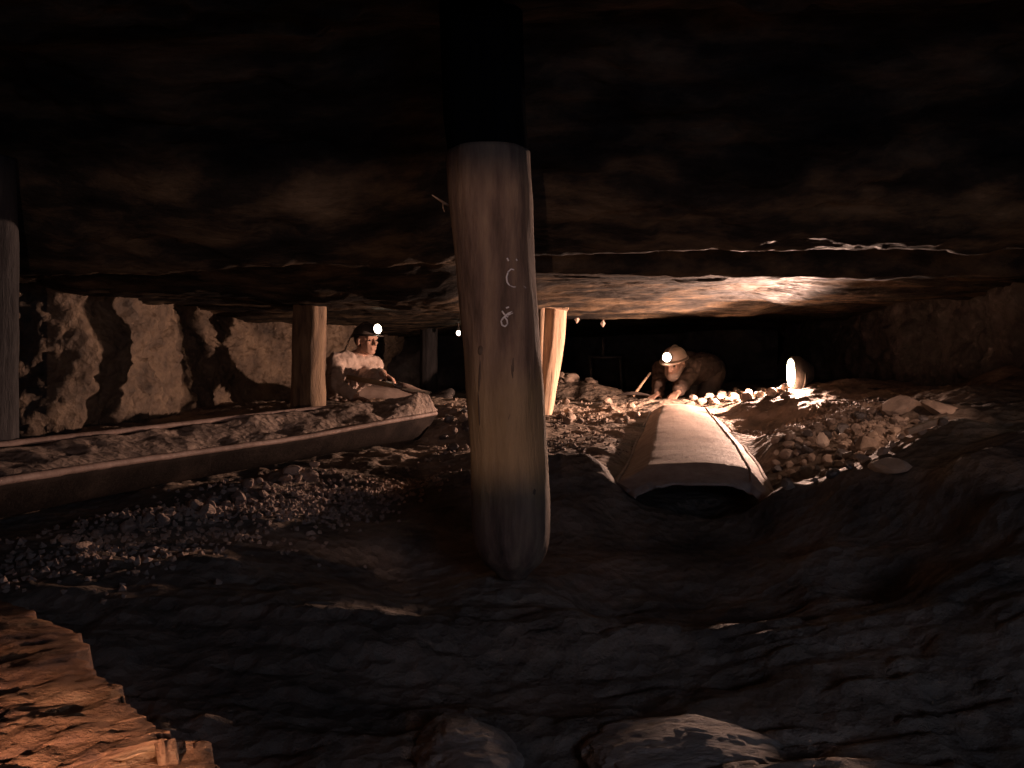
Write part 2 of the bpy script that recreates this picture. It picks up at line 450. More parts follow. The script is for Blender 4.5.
def roof_fn(X, Y, detail=True):
    X = np.asarray(X, float); Y = np.asarray(Y, float)
    z = interp(RC, X, Y, eps=0.10, p=1.8)
    # hanging ledge across the working: steep on the near side
    yr = 3.1 + 0.16 * fbm(X * 0.9, X * 0, oct=3, seed=51) * 2
    zr = np.interp(X, [-2.2, -1.2, -0.5, 0.1, 1.0, 2.2], [1.03, 1.04, 1.06, 1.125, 1.125, 1.12])
    u = Y - yr
    up = np.where(u < 0, np.clip(-u / 0.40, 0, 1) ** 1.4 * 0.27, np.clip(u / 0.3, 0, 1) * 0.12)
    w = np.where(u < 0, 1 - np.clip((-u - 0.9) / 0.8, 0, 1), 1 - np.clip((u - 0.5) / 0.55, 0, 1))
    z = z * (1 - w) + (zr + up) * w
    # second, lower lip behind it on the right
    ye = Y + 0.10 * fbm(X * 1.3, X * 0 + 2, oct=3, seed=57) * 2
    w2 = np.clip((ye - 3.46) / 0.07, 0, 1) * (1 - np.clip((Y - 4.1) / 0.8, 0, 1)) * np.clip((X + 0.15) / 0.2, 0, 1)
    z = z * (1 - w2) + (1.088 + (Y - 3.5) * 0.075) * w2
    z = z + 0.22 * np.clip((2.75 - Y) / 0.5, 0, 1)
    if detail:
        z = z + 0.03 * fbm(X * 1.4, Y * 3.2, oct=4, seed=53)
        t = fbm(X * 1.1 + 4, Y * 3.0, oct=5, seed=61) * 7
        f = np.floor(t)
        z = z + (0.011 + 0.016 * np.clip((3.1 - Y) / 0.2, 0, 1)) * (f + np.clip((t - f) * 5 - 2, 0, 1))
        z = z + 0.022 * fbm(X * 9, Y * 14, oct=5, seed=71, gain=0.65)
    return z


def rz(x, y):
    return float(roof_fn(np.array([x]), np.array([y]))[0])

xs = axis(-3.6, 3.6, [(-3.6, -2.6, 0.05), (-2.6, 2.6, 0.02), (2.6, 3.6, 0.05)])
ys = axis(-1.2, 11, [(-1.2, 1.0, 0.05), (1.0, 6.6, 0.018), (6.6, 11.0, 0.05)])
GX, GY = np.meshgrid(xs, ys, indexing='ij')
Z = roof_fn(GX, GY)
roof = grid_mesh('ceiling', np.stack([GX.ravel(), GY.ravel(), Z.ravel()], 1), len(xs), len(ys), M['roof'], flip=True)
roof['kind'] = 'structure'; roof['label'] = 'low layered rock roof of the seam'

# ------------------------------------------------------------------ walls
def wall(name, path, z0, z1, material, amp, label, seed, step=0.02, scale=2.0):
    """path: list of (x,y) polyline; displaced along its normal"""
    pts = [Vector((a, b)) for a, b in path]
    samp = []; acc = 0; cum = []
    for a, b in zip(pts, pts[1:]):
        n = max(2, int((b - a).length / step))
        for k in range(n):
            samp.append(a.lerp(b, k / n))
    samp.append(pts[-1])
    S = np.array([[p.x, p.y] for p in samp])
    k = np.ones(9) / 9
    for _ in range(2):
        Sp = np.pad(S, ((4, 4), (0, 0)), 'edge')
        S = np.stack([np.convolve(Sp[:, 0], k, 'valid'), np.convolve(Sp[:, 1], k, 'valid')], 1)
    T = np.gradient(S, axis=0); T /= np.linalg.norm(T, axis=1, keepdims=True) + 1e-9
    Nn = np.stack([T[:, 1], -T[:, 0]], 1)
    zs = np.arange(z0, z1 + step, step)
    nu, nv = len(S), len(zs)
    X = np.repeat(S[:, 0:1], nv, 1); Y = np.repeat(S[:, 1:2], nv, 1); Zg = np.repeat(zs[None, :], nu, 0)
    d = amp * 2.2 * fbm(X * scale, Y * scale, Zg * scale * 1.3, oct=3, seed=seed) \
        + amp * 0.8 * fbm(X * scale * 5, Y * scale * 5, Zg * scale * 5, oct=4, seed=seed + 9, gain=0.6) \
        + amp * 0.35 * fbm(X * 16, Y * 16, Zg * 16, oct=3, seed=seed + 17, ridged=True)
    X2 = X + Nn[:, 0:1] * d; Y2 = Y + Nn[:, 1:2] * d
    o = grid_mesh(name, np.stack([X2.ravel(), Y2.ravel(), Zg.ravel()], 1), nu, nv, material)
    o['kind'] = 'structure'; o['label'] = label
    return o

wall('wall_left', [(-3.3, 2.2), (-3.2, 3.6), (-2.75, 4.05), (-2.30, 4.25), (-2.26, 4.6), (-2.32, 5.4), (-2.42, 6.4), (-2.38, 7.1), (-2.0, 7.6), (-1.6, 7.85), (-1.45, 8.1), (-1.6, 9.2), (-1.5, 10.6)],
     0.0, 1.5, M['wall'], 0.16, 'rough brown conglomerate side wall of the working', 5)
wall('wall_back', [(-1.8, 10.4), (0.5, 10.5), (2.0, 10.4), (3.4, 10.0)], 0.2, 1.6, M['coal'], 0.2, 'dark rock face closing the far end of the working', 25, step=0.04)
wall('wall_right', [(3.4, 10.1), (3.1, 7.5), (2.9, 5.5), (2.85, 4.4), (2.7, 3.4), (2.3, 2.6), (1.95, 2.1), (1.85, 1.6), (1.9, 1.0), (1.9, 0.4), (1.9, -1.0)],
     -0.1, 1.5, M['coal'], 0.14, 'dark purplish coal rib with slanting cleats on the right', 45)
wall('wall_front', [(-1.9, -1.0), (-2.0, 0.5), (-2.4, 1.6), (-3.3, 2.3)], 0.0, 1.5, M['coal'], 0.14, 'dark rock side beside the viewing place', 65, step=0.04)

# ------------------------------------------------------------------ foreground iron-stained rock
def amber_rock():
    # plan outline found along its broken edge, a shelf rising to the left
    def E(px, py, sl):
        kk = (py - 384) / FPX
        return P(px, py, (0.08 + 0.25 * sl) / (kk - sl))
    edge = [E(-60, 575, 0.14), E(0, 600, 0.145), E(35, 612, 0.145), E(75, 634, 0.147), E(85, 658, 0.15), E(112, 682, 0.155), E(120, 702, 0.162),
            E(158, 722, 0.17), E(162, 740, 0.175), E(200, 742, 0.19), E(222, 768, 0.20), E(235, 800, 0.21)]
    ex = np.array([p.x for p in edge]); ey = np.array([p.y for p in edge]); ez = np.array([p.z for p in edge])
    n = 240
    t = np.linspace(0, len(edge) - 1, n)
    ii = np.arange(len(edge))
    X0, Y0, Z0 = np.interp(t, ii, ex), np.interp(t, ii, ey), np.interp(t, ii, ez)
    Xs, Ys = X0.copy(), Y0.copy()
    X0 += 0.022 * fbm(t * 3.1, t * 0, oct=4, seed=7, gain=0.65); Y0 += 0.02 * fbm(t * 2.1, t * 0 + 5, oct=4, seed=8)
    # rows: from the back bottom over the edge, then toward the viewer-left
    rows = []
    for k in range(10):
        f = k / 9
        drop = (1 - f)
        rows.append(np.stack([X0 + 0.05 * drop * drop, Y0 + 0.06 * drop, Z0 - 0.35 * drop ** 1.2], 1))
    m = 90
    for k in range(1, m + 1):
        f = k / m
        jf = max(0.0, 1 - 9 * f)
        tx, ty = Xs + (X0 - Xs) * jf - 0.50 * f, Ys + (Y0 - Ys) * jf - 0.30 * f
        tz = Z0 - 0.05 * f
        step = 0.03 * np.clip((fbm(X0 * 3 + f, ty * 4, oct=3, seed=91) * 3 + 0.3), 0, 1)
        dis = 0.034 * fbm(tx * 14, ty * 17, oct=6, seed=92, gain=0.65) + 0.018 * fbm(tx * 40, ty * 46, oct=3, seed=93, ridged=True)
        rows.append(np.stack([tx, ty, tz + (dis + step * 0.4) * min(1, f * 6)], 1))
    V = np.concatenate(rows, 0)
    o = grid_mesh('rock_outcrop', V, len(rows), n, M['amber_rock'])
    tag(o, 'orange lamp-lit cracked rock shelf in the near bottom left corner', 'rock')
amber_rock()

# ------------------------------------------------------------------ timber props
def prop(name, prof, Y, material, seed, n=40, rough=0.012, round_base=0.0, top=None):
    """prof: list of (row y, left x, right x) at depth Y; round timber with bark relief"""
    rows = []
    ts = np.linspace(0, 1, 90)
    py = np.array([p[0] for p in prof], float); xl = np.array([p[1] for p in prof], float); xr = np.array([p[2] for p in prof], float)
    yy = np.linspace(py[0], py[-1], 110)
    L = np.interp(yy, py, xl); R = np.interp(yy, py, xr)
    if len(prof) > 3:
        k = np.ones(7) / 7
        L = np.convolve(np.pad(L, 3, 'edge'), k, 'valid'); R = np.convolve(np.pad(R, 3, 'edge'), k, 'valid')
    cx = ((L + R) / 2 - 512) / FPX * Y
    rr = (R - L) / 2 / FPX * Y
    zz = CAMZ + (384 - yy) / FPX * Y
    c0 = Vector((cx[-1], Y, zz[-1]))
    a = np.linspace(0, 2 * np.pi, n, endpoint=False)
    V = []
    for i in range(len(yy)):
        ang = a
        d = 1 + rough / 0.1 * fbm(np.cos(ang) * 2.2 + 9, np.sin(ang) * 2.2, np.full(n, zz[i] * 2.2), oct=3, seed=seed) \
              + rough / 0.1 * 0.7 * fbm(np.cos(ang) * 7, np.sin(ang) * 7, np.full(n, zz[i] * 2.0), oct=3, seed=seed + 4, ridged=True)
        r = rr[i] * d
        V.append(np.stack([cx[i] + r * np.cos(ang) - c0.x, r * np.sin(ang), np.full(n, zz[i] - c0.z)], 1))
    V = np.concatenate(V, 0)
    m = len(yy)
    faces = []
    for i in range(m - 1):
        for k in range(n):
            faces.append((i * n + k, (i + 1) * n + k, (i + 1) * n + (k + 1) % n, i * n + (k + 1) % n))
    faces.append(tuple(range(n))); faces.append(tuple(range((m - 1) * n + n - 1, (m - 1) * n - 1, -1)))
    me = bpy.data.meshes.new(name)
    me.from_pydata([tuple(v) for v in V], [], faces)
    me.polygons.foreach_set('use_smooth', [True] * len(me.polygons))
    return me, c0, (cx, rr, zz)

# main prop
POST_Y = 2.0
me, c0, post_geo = prop('timber', [(154, 447, 530), (158, 447, 530), (200, 449, 533), (250, 454, 535), (300, 459, 537), (345, 463, 540), (400, 466, 543), (450, 470, 546),
                                   (500, 471, 548), (535, 473, 549), (552, 478, 546), (563, 484, 541), (570, 490, 536), (575, 497, 529), (578, 508, 518)],
                        POST_Y, M['wood_dark'], 3)
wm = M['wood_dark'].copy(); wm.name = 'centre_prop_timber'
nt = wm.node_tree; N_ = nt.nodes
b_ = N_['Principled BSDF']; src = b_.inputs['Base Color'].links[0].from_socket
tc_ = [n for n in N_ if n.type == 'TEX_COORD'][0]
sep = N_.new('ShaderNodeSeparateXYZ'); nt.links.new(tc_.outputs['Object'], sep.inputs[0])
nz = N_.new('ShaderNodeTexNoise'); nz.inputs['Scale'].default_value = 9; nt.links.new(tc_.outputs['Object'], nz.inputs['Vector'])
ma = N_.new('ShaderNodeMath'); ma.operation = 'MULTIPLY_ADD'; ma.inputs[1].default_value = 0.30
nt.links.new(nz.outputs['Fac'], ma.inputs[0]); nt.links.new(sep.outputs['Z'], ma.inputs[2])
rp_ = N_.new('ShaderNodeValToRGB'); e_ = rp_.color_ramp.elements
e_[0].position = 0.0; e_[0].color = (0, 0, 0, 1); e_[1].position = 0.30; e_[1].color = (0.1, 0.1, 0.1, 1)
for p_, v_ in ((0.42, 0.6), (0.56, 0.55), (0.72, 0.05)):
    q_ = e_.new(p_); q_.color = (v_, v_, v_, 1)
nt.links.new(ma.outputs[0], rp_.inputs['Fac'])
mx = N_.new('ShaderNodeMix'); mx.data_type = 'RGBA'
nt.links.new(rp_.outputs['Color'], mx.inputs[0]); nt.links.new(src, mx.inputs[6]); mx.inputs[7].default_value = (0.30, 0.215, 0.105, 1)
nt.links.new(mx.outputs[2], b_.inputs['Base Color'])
post = empty('timber_prop', c0)
tag(post, 'thick dark timber prop with chalk marks standing nearest in the centre', 'prop')
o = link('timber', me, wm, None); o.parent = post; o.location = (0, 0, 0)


def on_post(px, py, lift=0.0):
    """point on the front of the main prop for a ray through the pixel"""
    cxs, rrs, zzs = post_geo
    d = P(px, py, 1.0) - Vector((0, 0, CAMZ))
    t = POST_Y
    for _ in range(6):
        z = CAMZ + d.z * t
        c = np.interp(-z, -zzs, cxs); r = np.interp(-z, -zzs, rrs) * 1.035 + lift
        x = d.x * t
        h = math.sqrt(max(r * r - (x - c) ** 2, 1e-6))
        t = POST_Y - h
    return Vector((d.x * t, t, CAMZ + d.z * t))


def chalk(strokes):
    for s in strokes:
        bm = bmesh.new()
        pts = [on_post(*q) for q in s]
        fine = []
        for a, b in zip(pts, pts[1:]):
            for k in range(4):
                fine.append(a.lerp(b, k / 4))
        fine.append(pts[-1])
        sweep(bm, fine, 0.0021, n=5)
        from_bm('chalk_mark', bm, M['chalk'], post)
chalk([[(514, 270), (511, 269), (508, 272), (506.5, 277), (507, 282), (509.5, 285.5), (513, 287), (515.5, 287)],
       [(507, 258), (508.5, 261)], [(516, 259), (517, 261)],
       [(506, 316), (503, 318), (501, 321), (502, 325), (505, 326.5), (507.5, 324), (507, 320), (504.5, 317)],
       [(504, 317), (508, 313.5), (512, 311.5)], [(506, 308), (509, 307)], [(508, 315), (513, 313)], [(502, 311), (504, 314), (508, 317)],
       [(523, 286), (525.5, 288)]])
bm = bmesh.new()
sweep(bm, [P(449, 206, 1.98), P(441, 201, 1.93), P(432, 195, 1.90)], [0.0035, 0.0028, 0.001], n=6)
sweep(bm, [P(443, 202, 1.94), P(443, 208, 1.93), P(444.5, 212, 1.93)], [0.002, 0.0018, 0.001], n=6)
from_bm('splinter', bm, M['wood_pale'], post)
bm = bmesh.new()
top_ = P(488.5, 156, POST_Y)
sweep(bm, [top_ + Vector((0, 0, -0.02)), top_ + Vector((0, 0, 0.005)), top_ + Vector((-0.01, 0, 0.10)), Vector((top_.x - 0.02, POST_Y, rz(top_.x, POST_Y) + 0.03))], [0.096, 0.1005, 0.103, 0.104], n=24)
from_bm('shade_cap', bm, M['cap_shade'], post)  # added black cap, stands for the shade under the roof
# knots and scars in the wood
for px, py, sx, sz, ti in [(481, 350, 0.008, 0.013, 0.2), (509, 417, 0.0045, 0.030, 0.35), (513, 366, 0.005, 0.034, 0), (512, 372, 0.004, 0.03, -0.1), (533, 492, 0.007, 0.011, 0.1), (529, 376, 0.003, 0.03, 0), (480, 372, 0.0035, 0.05, 0.06), (479, 405, 0.003, 0.05, -0.03)]:
    p = on_post(px, py, -0.0058)
    bm = bmesh.new()
    ellipsoid(bm, p, (sx, 0.007, sz), Quaternion((0, 1, 0), ti))
    from_bm('knot', bm, M['wood_knot'], post)

# left prop
me, c0, _ = prop('timber', [(298, 294, 326), (340, 293, 326), (380, 292, 325), (416, 291, 326)], 4.7, None, 13, rough=0.02)
o = link('timber_prop', me, M['wood_brown']); o.location = c0
tag(o, 'short thick timber prop beside the reclining miner, lit on its right edge', 'prop')
# rear split prop with cap wedge
me, c0, _ = prop('timber', [(309, 544, 566), (340, 541, 564), (380, 538.5, 558), (421, 537, 551)], 5.65, None, 17, rough=0.025)
rp = empty('timber_prop', c0)
tag(rp, 'slim pale split timber prop behind the centre prop, brightly lit', 'prop')
o = link('timber', me, M['wood_pale']); o.parent = rp
bm = bmesh.new()
box(bm, P(555, 308, 5.65), (0.18, 0.22, 0.028), Quaternion((0, 1, 0), 0.12))
bmesh.ops.bevel(bm, geom=bm.edges[:], offset=0.004, segments=1, affect='EDGES')
from_bm('head_wedge', bm, M['wood_pale'], rp, smooth=False)
me, c0, _ = prop('timber', [(300, 536.5, 545), (350, 535, 543), (421, 533, 540)], 5.55, None, 19, n=20, rough=0.02)
o = link('split_plank', me, M['wood_brown']); o.location = c0 - rp.location; o.parent = rp
# far dark prop and left-edge prop
me, c0, _ = prop('timber', [(296, 420, 438), (350, 420, 437), (398, 420, 437)], 8.6, None, 23, rough=0.02)
o = link('timber_prop', me, M['wood_black']); o.location = c0
tag(o, 'faint dark timber prop standing far back right of the reclining miner', 'prop')
me, c0, _ = prop('timber', [(158, -34, 13), (300, -32, 14), (470, -30, 15)], 2.6, None, 29, rough=0.015)
o = link('timber_prop', me, M['wood_black']); o.location = c0
tag(o, 'dark timber prop cut off by the left edge of the picture', 'prop')


# ------------------------------------------------------------------ conveyor trough (left)
def smoothpath(ctrl, n):
    ctrl = [np.array(c, float) for c in ctrl]
    t = np.linspace(0, len(ctrl) - 1, n)
    out = []
    C = np.array(ctrl)
    for d in range(C.shape[1]):
        out.append(np.interp(t, np.arange(len(ctrl)), C[:, d]))
    A = np.stack(out, 1)
    k = np.ones(9) / 9
    for _ in range(2):
        Ap = np.pad(A, ((4, 4), (0, 0)), 'edge')
        A2 = np.stack([np.convolve(Ap[:, d], k, 'valid') for d in range(A.shape[1])], 1)
        A2[0], A2[-1] = A[0], A[-1]
        A = A2
    return A


def trough():
    near = [P(-120, 503, 1.78), P(0, 483, 2.05), P(100, 467, 2.45), P(200, 453, 2.9), P(300, 439, 3.4), P(380, 424, 3.85), P(420, 417, 4.15), P(436, 414, 4.32)]
    far = [P(-120, 463, 2.25), P(0, 446, 2.5), P(100, 435, 2.85), P(200, 423, 3.3), P(300, 411, 3.8), P(380, 404, 4.2), P(415, 405, 4.4), P(437, 412, 4.42)]
    n = 140
    A = smoothpath(near, n); B = smoothpath(far, n)
    root = empty('conveyor_trough', (A[n // 2] + B[n // 2]) / 2 - np.array([0, 0, 0.14]))
    tag(root, 'long rusty metal trough with turned rim running across the left', 'trough')
    prof = 22
    V = []; V2 = []
    dep = np.interp(np.arange(n), [0, n * 0.86, n - 1], [0.15, 0.15, 0.015])
    for i in range(n):
        for k in range(prof):
            f = k / (prof - 1)
            s = f
            h = -dep[i] * (1 - abs(2 * f - 1) ** 1.8)
            p = A[i] * (1 - s) + B[i] * s
            V.append((p[0], p[1], p[2] + h))
    pan = grid_mesh('pan', np.array(V), n, prof, M['rust_dark'], parent=root)
    m = pan.modifiers.new('thick', 'SOLIDIFY'); m.thickness = 0.006; m.offset = 0
    for R_, nm in ((A, 'near'), (B, 'far')):
        bm = bmesh.new()
        jit = 0.003 * fbm(np.arange(n) * 0.4, np.zeros(n), oct=3, seed=5 if nm == 'near' else 6)
        sweep(bm, [Vector((p[0], p[1], p[2] + 0.004 + j)) for p, j in zip(R_, jit)], [0.011 + abs(j) for j in jit], n=8)
        from_bm('rim', bm, M['rust'], root)
    # muck lying in the pan
    W = []
    fill = np.interp(np.arange(n), [0, n * 0.55, n * 0.72, n * 0.86, n * 0.94, n - 1], [-0.02, -0.014, 0.0, 0.085, 0.07, -0.005])
    nk = 26
    for i in range(n):
        for k in range(nk):
            s = 0.07 + 0.86 * k / (nk - 1)
            p = A[i] * (1 - s) + B[i] * s
            arch = 1 - abs(2 * s - 1) ** 2
            lump = 0.05 * float(fbm(np.array([p[0] * 9]), np.array([p[1] * 9]), oct=4, seed=77)[0])
            z = p[2] + (fill[i] if fill[i] < 0 else 0) + (fill[i] * arch if fill[i] > 0 else 0) + lump * (0.5 + arch * 0.6)
            z += 0.028 * s
            panz = p[2] - dep[i] * (1 - abs(2 * s - 1) ** 1.8)
            z = panz + 0.004 if k in (0, nk - 1) else max(z, panz + 0.006)
            W.append((p[0], p[1], z))
    o = grid_mesh('muck_heap', np.array(W), n, nk, M['muck'])
    tag(o, 'lumpy brown clay muck lying inside the long left trough', 'muck', kind='stuff')
trough()


# ------------------------------------------------------------------ inverted chute (right)
def chute():
    # cross sections from the far end to the near end: left foot, left shoulder, right shoulder, right foot
    secs = [[P(650, 413, 5.3), P(662, 406, 5.35), P(706, 408, 5.3), P(720, 414, 5.25)],
            [P(640, 434, 4.55), P(656, 421, 4.6), P(718, 424, 4.55), P(736, 438, 4.45)],
            [P(628, 464, 3.55), P(652, 444, 3.65), P(737, 447, 3.6), P(758, 466, 3.48)],
            [P(616, 484, 2.86), P(649, 466, 2.94), P(750, 470, 2.90), P(774, 496, 2.74)],
            [P(634, 494, 2.74), P(660, 484, 2.78), P(752, 490, 2.74), P(788, 516, 2.58)]]
    root = empty('metal_chute', (secs[2][0] + secs[2][3]) / 2)
    tag(root, 'pale dusty upturned metal chute section lying on the floor at right', 'chute')
    n, prof = 70, 40
    fl = np.array([[list(p) for p in s] for s in secs])
    T = np.linspace(0, len(secs) - 1, n)
    V = []
    for i, t in enumerate(T):
        a = int(min(t, len(secs) - 2)); f = t - a
        S = fl[a] * (1 - f) + fl[a + 1] * f
        for k in range(prof):
            u = k / (prof - 1) * 3
            j = int(min(u, 2)); g = u - j
            g2 = g * g * (3 - 2 * g) * 0.35 + g * 0.65
            p = S[j] * (1 - g2) + S[j + 1] * g2
            if j == 1:
                p = p + np.array([0, 0, 0.02 * math.sin(math.pi * g)])
            d = 0.012 * fbm(np.array([p[0] * 5]), np.array([p[1] * 5]), oct=3, seed=41)[0] + 0.004 * fbm(np.array([p[0] * 30]), np.array([p[1] * 30]), oct=2, seed=42)[0]
            e = 0.0
            if i > n - 6:
                e = 0.16 * fbm(np.array([u * 3.0]), np.array([0.5]), oct=3, seed=44)[0] * (i - n + 6) / 5
            V.append((p[0], p[1] + e, p[2] + d - abs(e) * 0.4))
    pan = grid_mesh('pan', np.array(V), n, prof, M['dust'], parent=root)
    m = pan.modifiers.new('thick', 'SOLIDIFY'); m.thickness = 0.008; m.offset = -1
    for col, r in ((prof - 1, 0.009), (int(prof * 2 / 3), 0.005), (0, 0.008)):
        bm = bmesh.new()
        sweep(bm, [Vector(V[i * prof + col]) + Vector((0, 0, 0.003)) for i in range(0, n - 4, 2)], r, n=7)
        from_bm('edge_bead', bm, M['dust' if col else 'rust'], root)
chute()

# ------------------------------------------------------------------ flood lamp
LAMP = P(790, 373, 5.4)
LAMP_DIR = Vector((-1.0, 0.10, -0.02)).normalized()


def flood_lamp():
    root = empty('flood_lamp', LAMP + Vector((0.1, 0, -0.13)))
    tag(root, 'round black flood lamp with blazing glass lying on the rubble ridge', 'lamp')
    q = LAMP_DIR.to_track_quat('Z', 'Y')
    R_ = 0.105

    def lathe(name, prof, material, n=32):
        bm = bmesh.new()
        rings = []
        for r, h in prof:
            rings.append([bm.verts.new(LAMP + q @ Vector((r * math.cos(2 * math.pi * k / n), r * math.sin(2 * math.pi * k / n), h))) for k in range(n)])
        for a, b in zip(rings, rings[1:]):
            for k in range(n):
                bm.faces.new((a[k], a[(k + 1) % n], b[(k + 1) % n], b[k]))
        bm.faces.new(rings[0][::-1]); bm.faces.new(rings[-1])
        return from_bm(name, bm, material, root)
    lathe('housing', [(0.03, -0.15), (0.055, -0.145), (0.085, -0.10), (R_ + 0.008, -0.06), (R_ + 0.010, -0.012), (R_ + 0.002, -0.006), (R_ - 0.01, -0.012)], M['lamp_body'])
    lathe('glass', [(R_ - 0.012, -0.010), (R_ - 0.012, 0.0), (R_ * 0.7, 0.003), (R_ * 0.3, 0.004), (0.004, 0.004)], M['glow_flood'])
    bm = bmesh.new()
    side = q @ Vector((1, 0, 0)); 
    pts = []
    for k in range(15):
        a = math.pi * k / 14
        pts.append(LAMP + LAMP_DIR * -0.06 + Vector((0, 1, 0)) * 0.125 * math.cos(a) + Vector((0, 0, -1)) * 0.135 * math.sin(a))
    sweep(bm, pts, 0.006, n=6)
    from_bm('bracket', bm, M['lamp_body'], root)
    lo = add_light('flood_lamp_light', 'SPOT', LAMP + LAMP_DIR * 0.03, LAMP + LAMP_DIR * 0.03 + Vector((-1, -0.36, -0.45)), 500.0, (1.0, 0.61, 0.455),
                   spot_size=math.radians(174), spot_blend=0.5, shadow_soft_size=0.03)
    lo.parent = root; lo.matrix_parent_inverse = parent_inverse(root)
flood_lamp()


def bank_fill_lamp():  # added lamp out of view, brightens the rubble bank
    c = Vector((1.72, 2.25, 1.02)); aim = Vector((1.42, 3.45, 0.36))
    root = empty('added_fill_lamp', c + Vector((0, 0, 0.1)))
    tag(root, 'small spot lamp added out of view to brighten the right rubble bank', 'lamp')
    d = (aim - c).normalized(); q = d.to_track_quat('Z', 'Y')
    def lathe(nm, prof, material):
        bm = bmesh.new(); rg = []
        for r, h in prof:
            rg.append([bm.verts.new(c + q @ Vector((r * math.cos(2 * math.pi * i / 20), r * math.sin(2 * math.pi * i / 20), h))) for i in range(20)])
        for a, b in zip(rg, rg[1:]):
            for i in range(20):
                bm.faces.new((a[i], a[(i + 1) % 20], b[(i + 1) % 20], b[i]))
        bm.faces.new(rg[0][::-1])
        if len(prof) == 3: bm.faces.new(rg[-1])
        return from_bm(nm, bm, material, root)
    lathe('shade', [(0.02, -0.08), (0.045, -0.06), (0.05, 0.0), (0.05, 0.03)], M['lamp_body'])
    lathe('glass', [(0.044, -0.02), (0.040, -0.012), (0.01, -0.008)], M['glow_cap'])
    bm = bmesh.new(); sweep(bm, [c - d * 0.06, c + Vector((0, -0.06, 0.15)), c + Vector((0, -0.06, rz(c.x, c.y - 0.06) - c.z + 0.02))], 0.008, n=6)
    from_bm('bracket', bm, M['lamp_body'], root)
    lo = add_light('added_fill_light', 'SPOT', c + d * 0.04, aim, 28.0, (1.0, 0.60, 0.44), spot_size=math.radians(44), spot_blend=0.5, shadow_soft_size=0.02)
    lo.parent = root; lo.matrix_parent_inverse = parent_inverse(root)
bank_fill_lamp()


# ------------------------------------------------------------------ hooded lamp with slot (behind the camera)
def hooded_lamp():
    c = LAMP_SLOT
    root = empty('hooded_lamp', c + Vector((0, 0, -0.1)))
    tag(root, 'small black lamp behind the camera, with a hood added to cut its light', 'lamp')
    # slot added to cut the light to a band: two blades ahead
    d = 0.10
    zt = (1.122 - c.z) / 2.22 * d; zb = (0.372 - c.z) / 2.22 * d
    bm = bmesh.new(); box(bm, c + Vector((0, d / 2 - 0.02, zt + 0.002)), (0.40, d + 0.04, 0.004))
    from_bm('hood', bm, M['lamp_body'], root, False)
    # the tray below shades the middle and right; a narrow blade carries its edge on to the left
    bm = bmesh.new()
    x0, x1, y1 = -0.010, 0.2, d
    vs_ = [bm.verts.new(c + Vector((x, y, zb - h))) for h in (0.0, 0.004) for x, y in ((0.0, 0.006), (x0, y1), (x1, y1), (x1, 0.006))]
    bm.faces.new(vs_[:4]); bm.faces.new(vs_[4:])
    for a in range(4):
        bm.faces.new((vs_[a], vs_[(a + 1) % 4], vs_[4 + (a + 1) % 4], vs_[4 + a]))
    from_bm('tray', bm, M['lamp_body'], root, False)
    bm = bmesh.new(); box(bm, c + Vector((-0.1, d, (zb - 0.0150) / 2)), (0.19, 0.002, 0.0150 + zb))
    from_bm('blade', bm, M['lamp_body'], root, False)
    bm = bmesh.new(); box(bm, c + Vector((0, -0.045, 0)), (0.34, 0.01, 0.09))
    from_bm('back_plate', bm, M['lamp_body'], root, False)
hooded_lamp()


# ------------------------------------------------------------------ stones
def rock_mesh(name, seed, sub=2, flat=1.0):
    bm = bmesh.new()
    bmesh.ops.create_icosphere(bm, subdivisions=sub, radius=1.0)
    rnd = random.Random(seed)
    planes = []
    for k in range(7):
        v = Vector((rnd.uniform(-1, 1), rnd.uniform(-1, 1), rnd.uniform(-1, 1))).normalized()
        planes.append((v, rnd.uniform(0.55, 0.85)))
    for v in bm.verts:
        for pl, d in planes:
            k = v.co.dot(pl)
            if k > d:
                v.co -= pl * (k - d)
        v.co *= 1 + rnd.uniform(-0.05, 0.05)
        v.co.z *= flat
    me = bpy.data.meshes.new(name)
    bm.to_mesh(me); bm.free()
    return me

rnd = random.Random(4)
ROCKS = {}
for key in ('stone', 'pale_stone', 'dark_stone', 'clod'):
    ROCKS[key] = []
    for k in range(5):
        me = rock_mesh('stone', 100 + k + hash(len(key)) % 50)
        me.materials.append(M[key])
        ROCKS[key].append(me)


PLACED = []
def stone(x, y, s, key='stone', label=None, group=None, sink=0.3, sc=None, z=None):
    if group and any((x - a) ** 2 + (y - b) ** 2 < (0.82 * (s + c)) ** 2 for a, b, c in PLACED):
        return None
    PLACED.append((x, y, s))
    me = rnd.choice(ROCKS[key])
    o = bpy.data.objects.new('stone', me)
    COL.objects.link(o)
    sx = sc or (rnd.uniform(0.8, 1.25), rnd.uniform(0.8, 1.2), rnd.uniform(0.6, 0.95))
    o.scale = [s * k for k in sx]
    o.location = (x, y, (fz(x, y) if z is None else z) + s * sx[2] * (1 - sink) * 0.75)
    o.rotation_euler = (rnd.uniform(-0.4, 0.4), rnd.uniform(-0.4, 0.4), rnd.uniform(0, 6.28))
    tag(o, label, 'stone', group)
    return o


def at_floor(px, py, Y0=1.0, Y1=9.0):
    """first hit of the pixel's ray with the floor"""
    Ys = np.linspace(Y0, Y1, 500)
    X = (px - 512) / FPX * Ys; Zr = CAMZ + (384 - py) / FPX * Ys
    below = np.where(floor_fn(X, Ys) > Zr)[0]
    k = below[0] if len(below) else len(Ys) - 1
    return X[k], Ys[k]

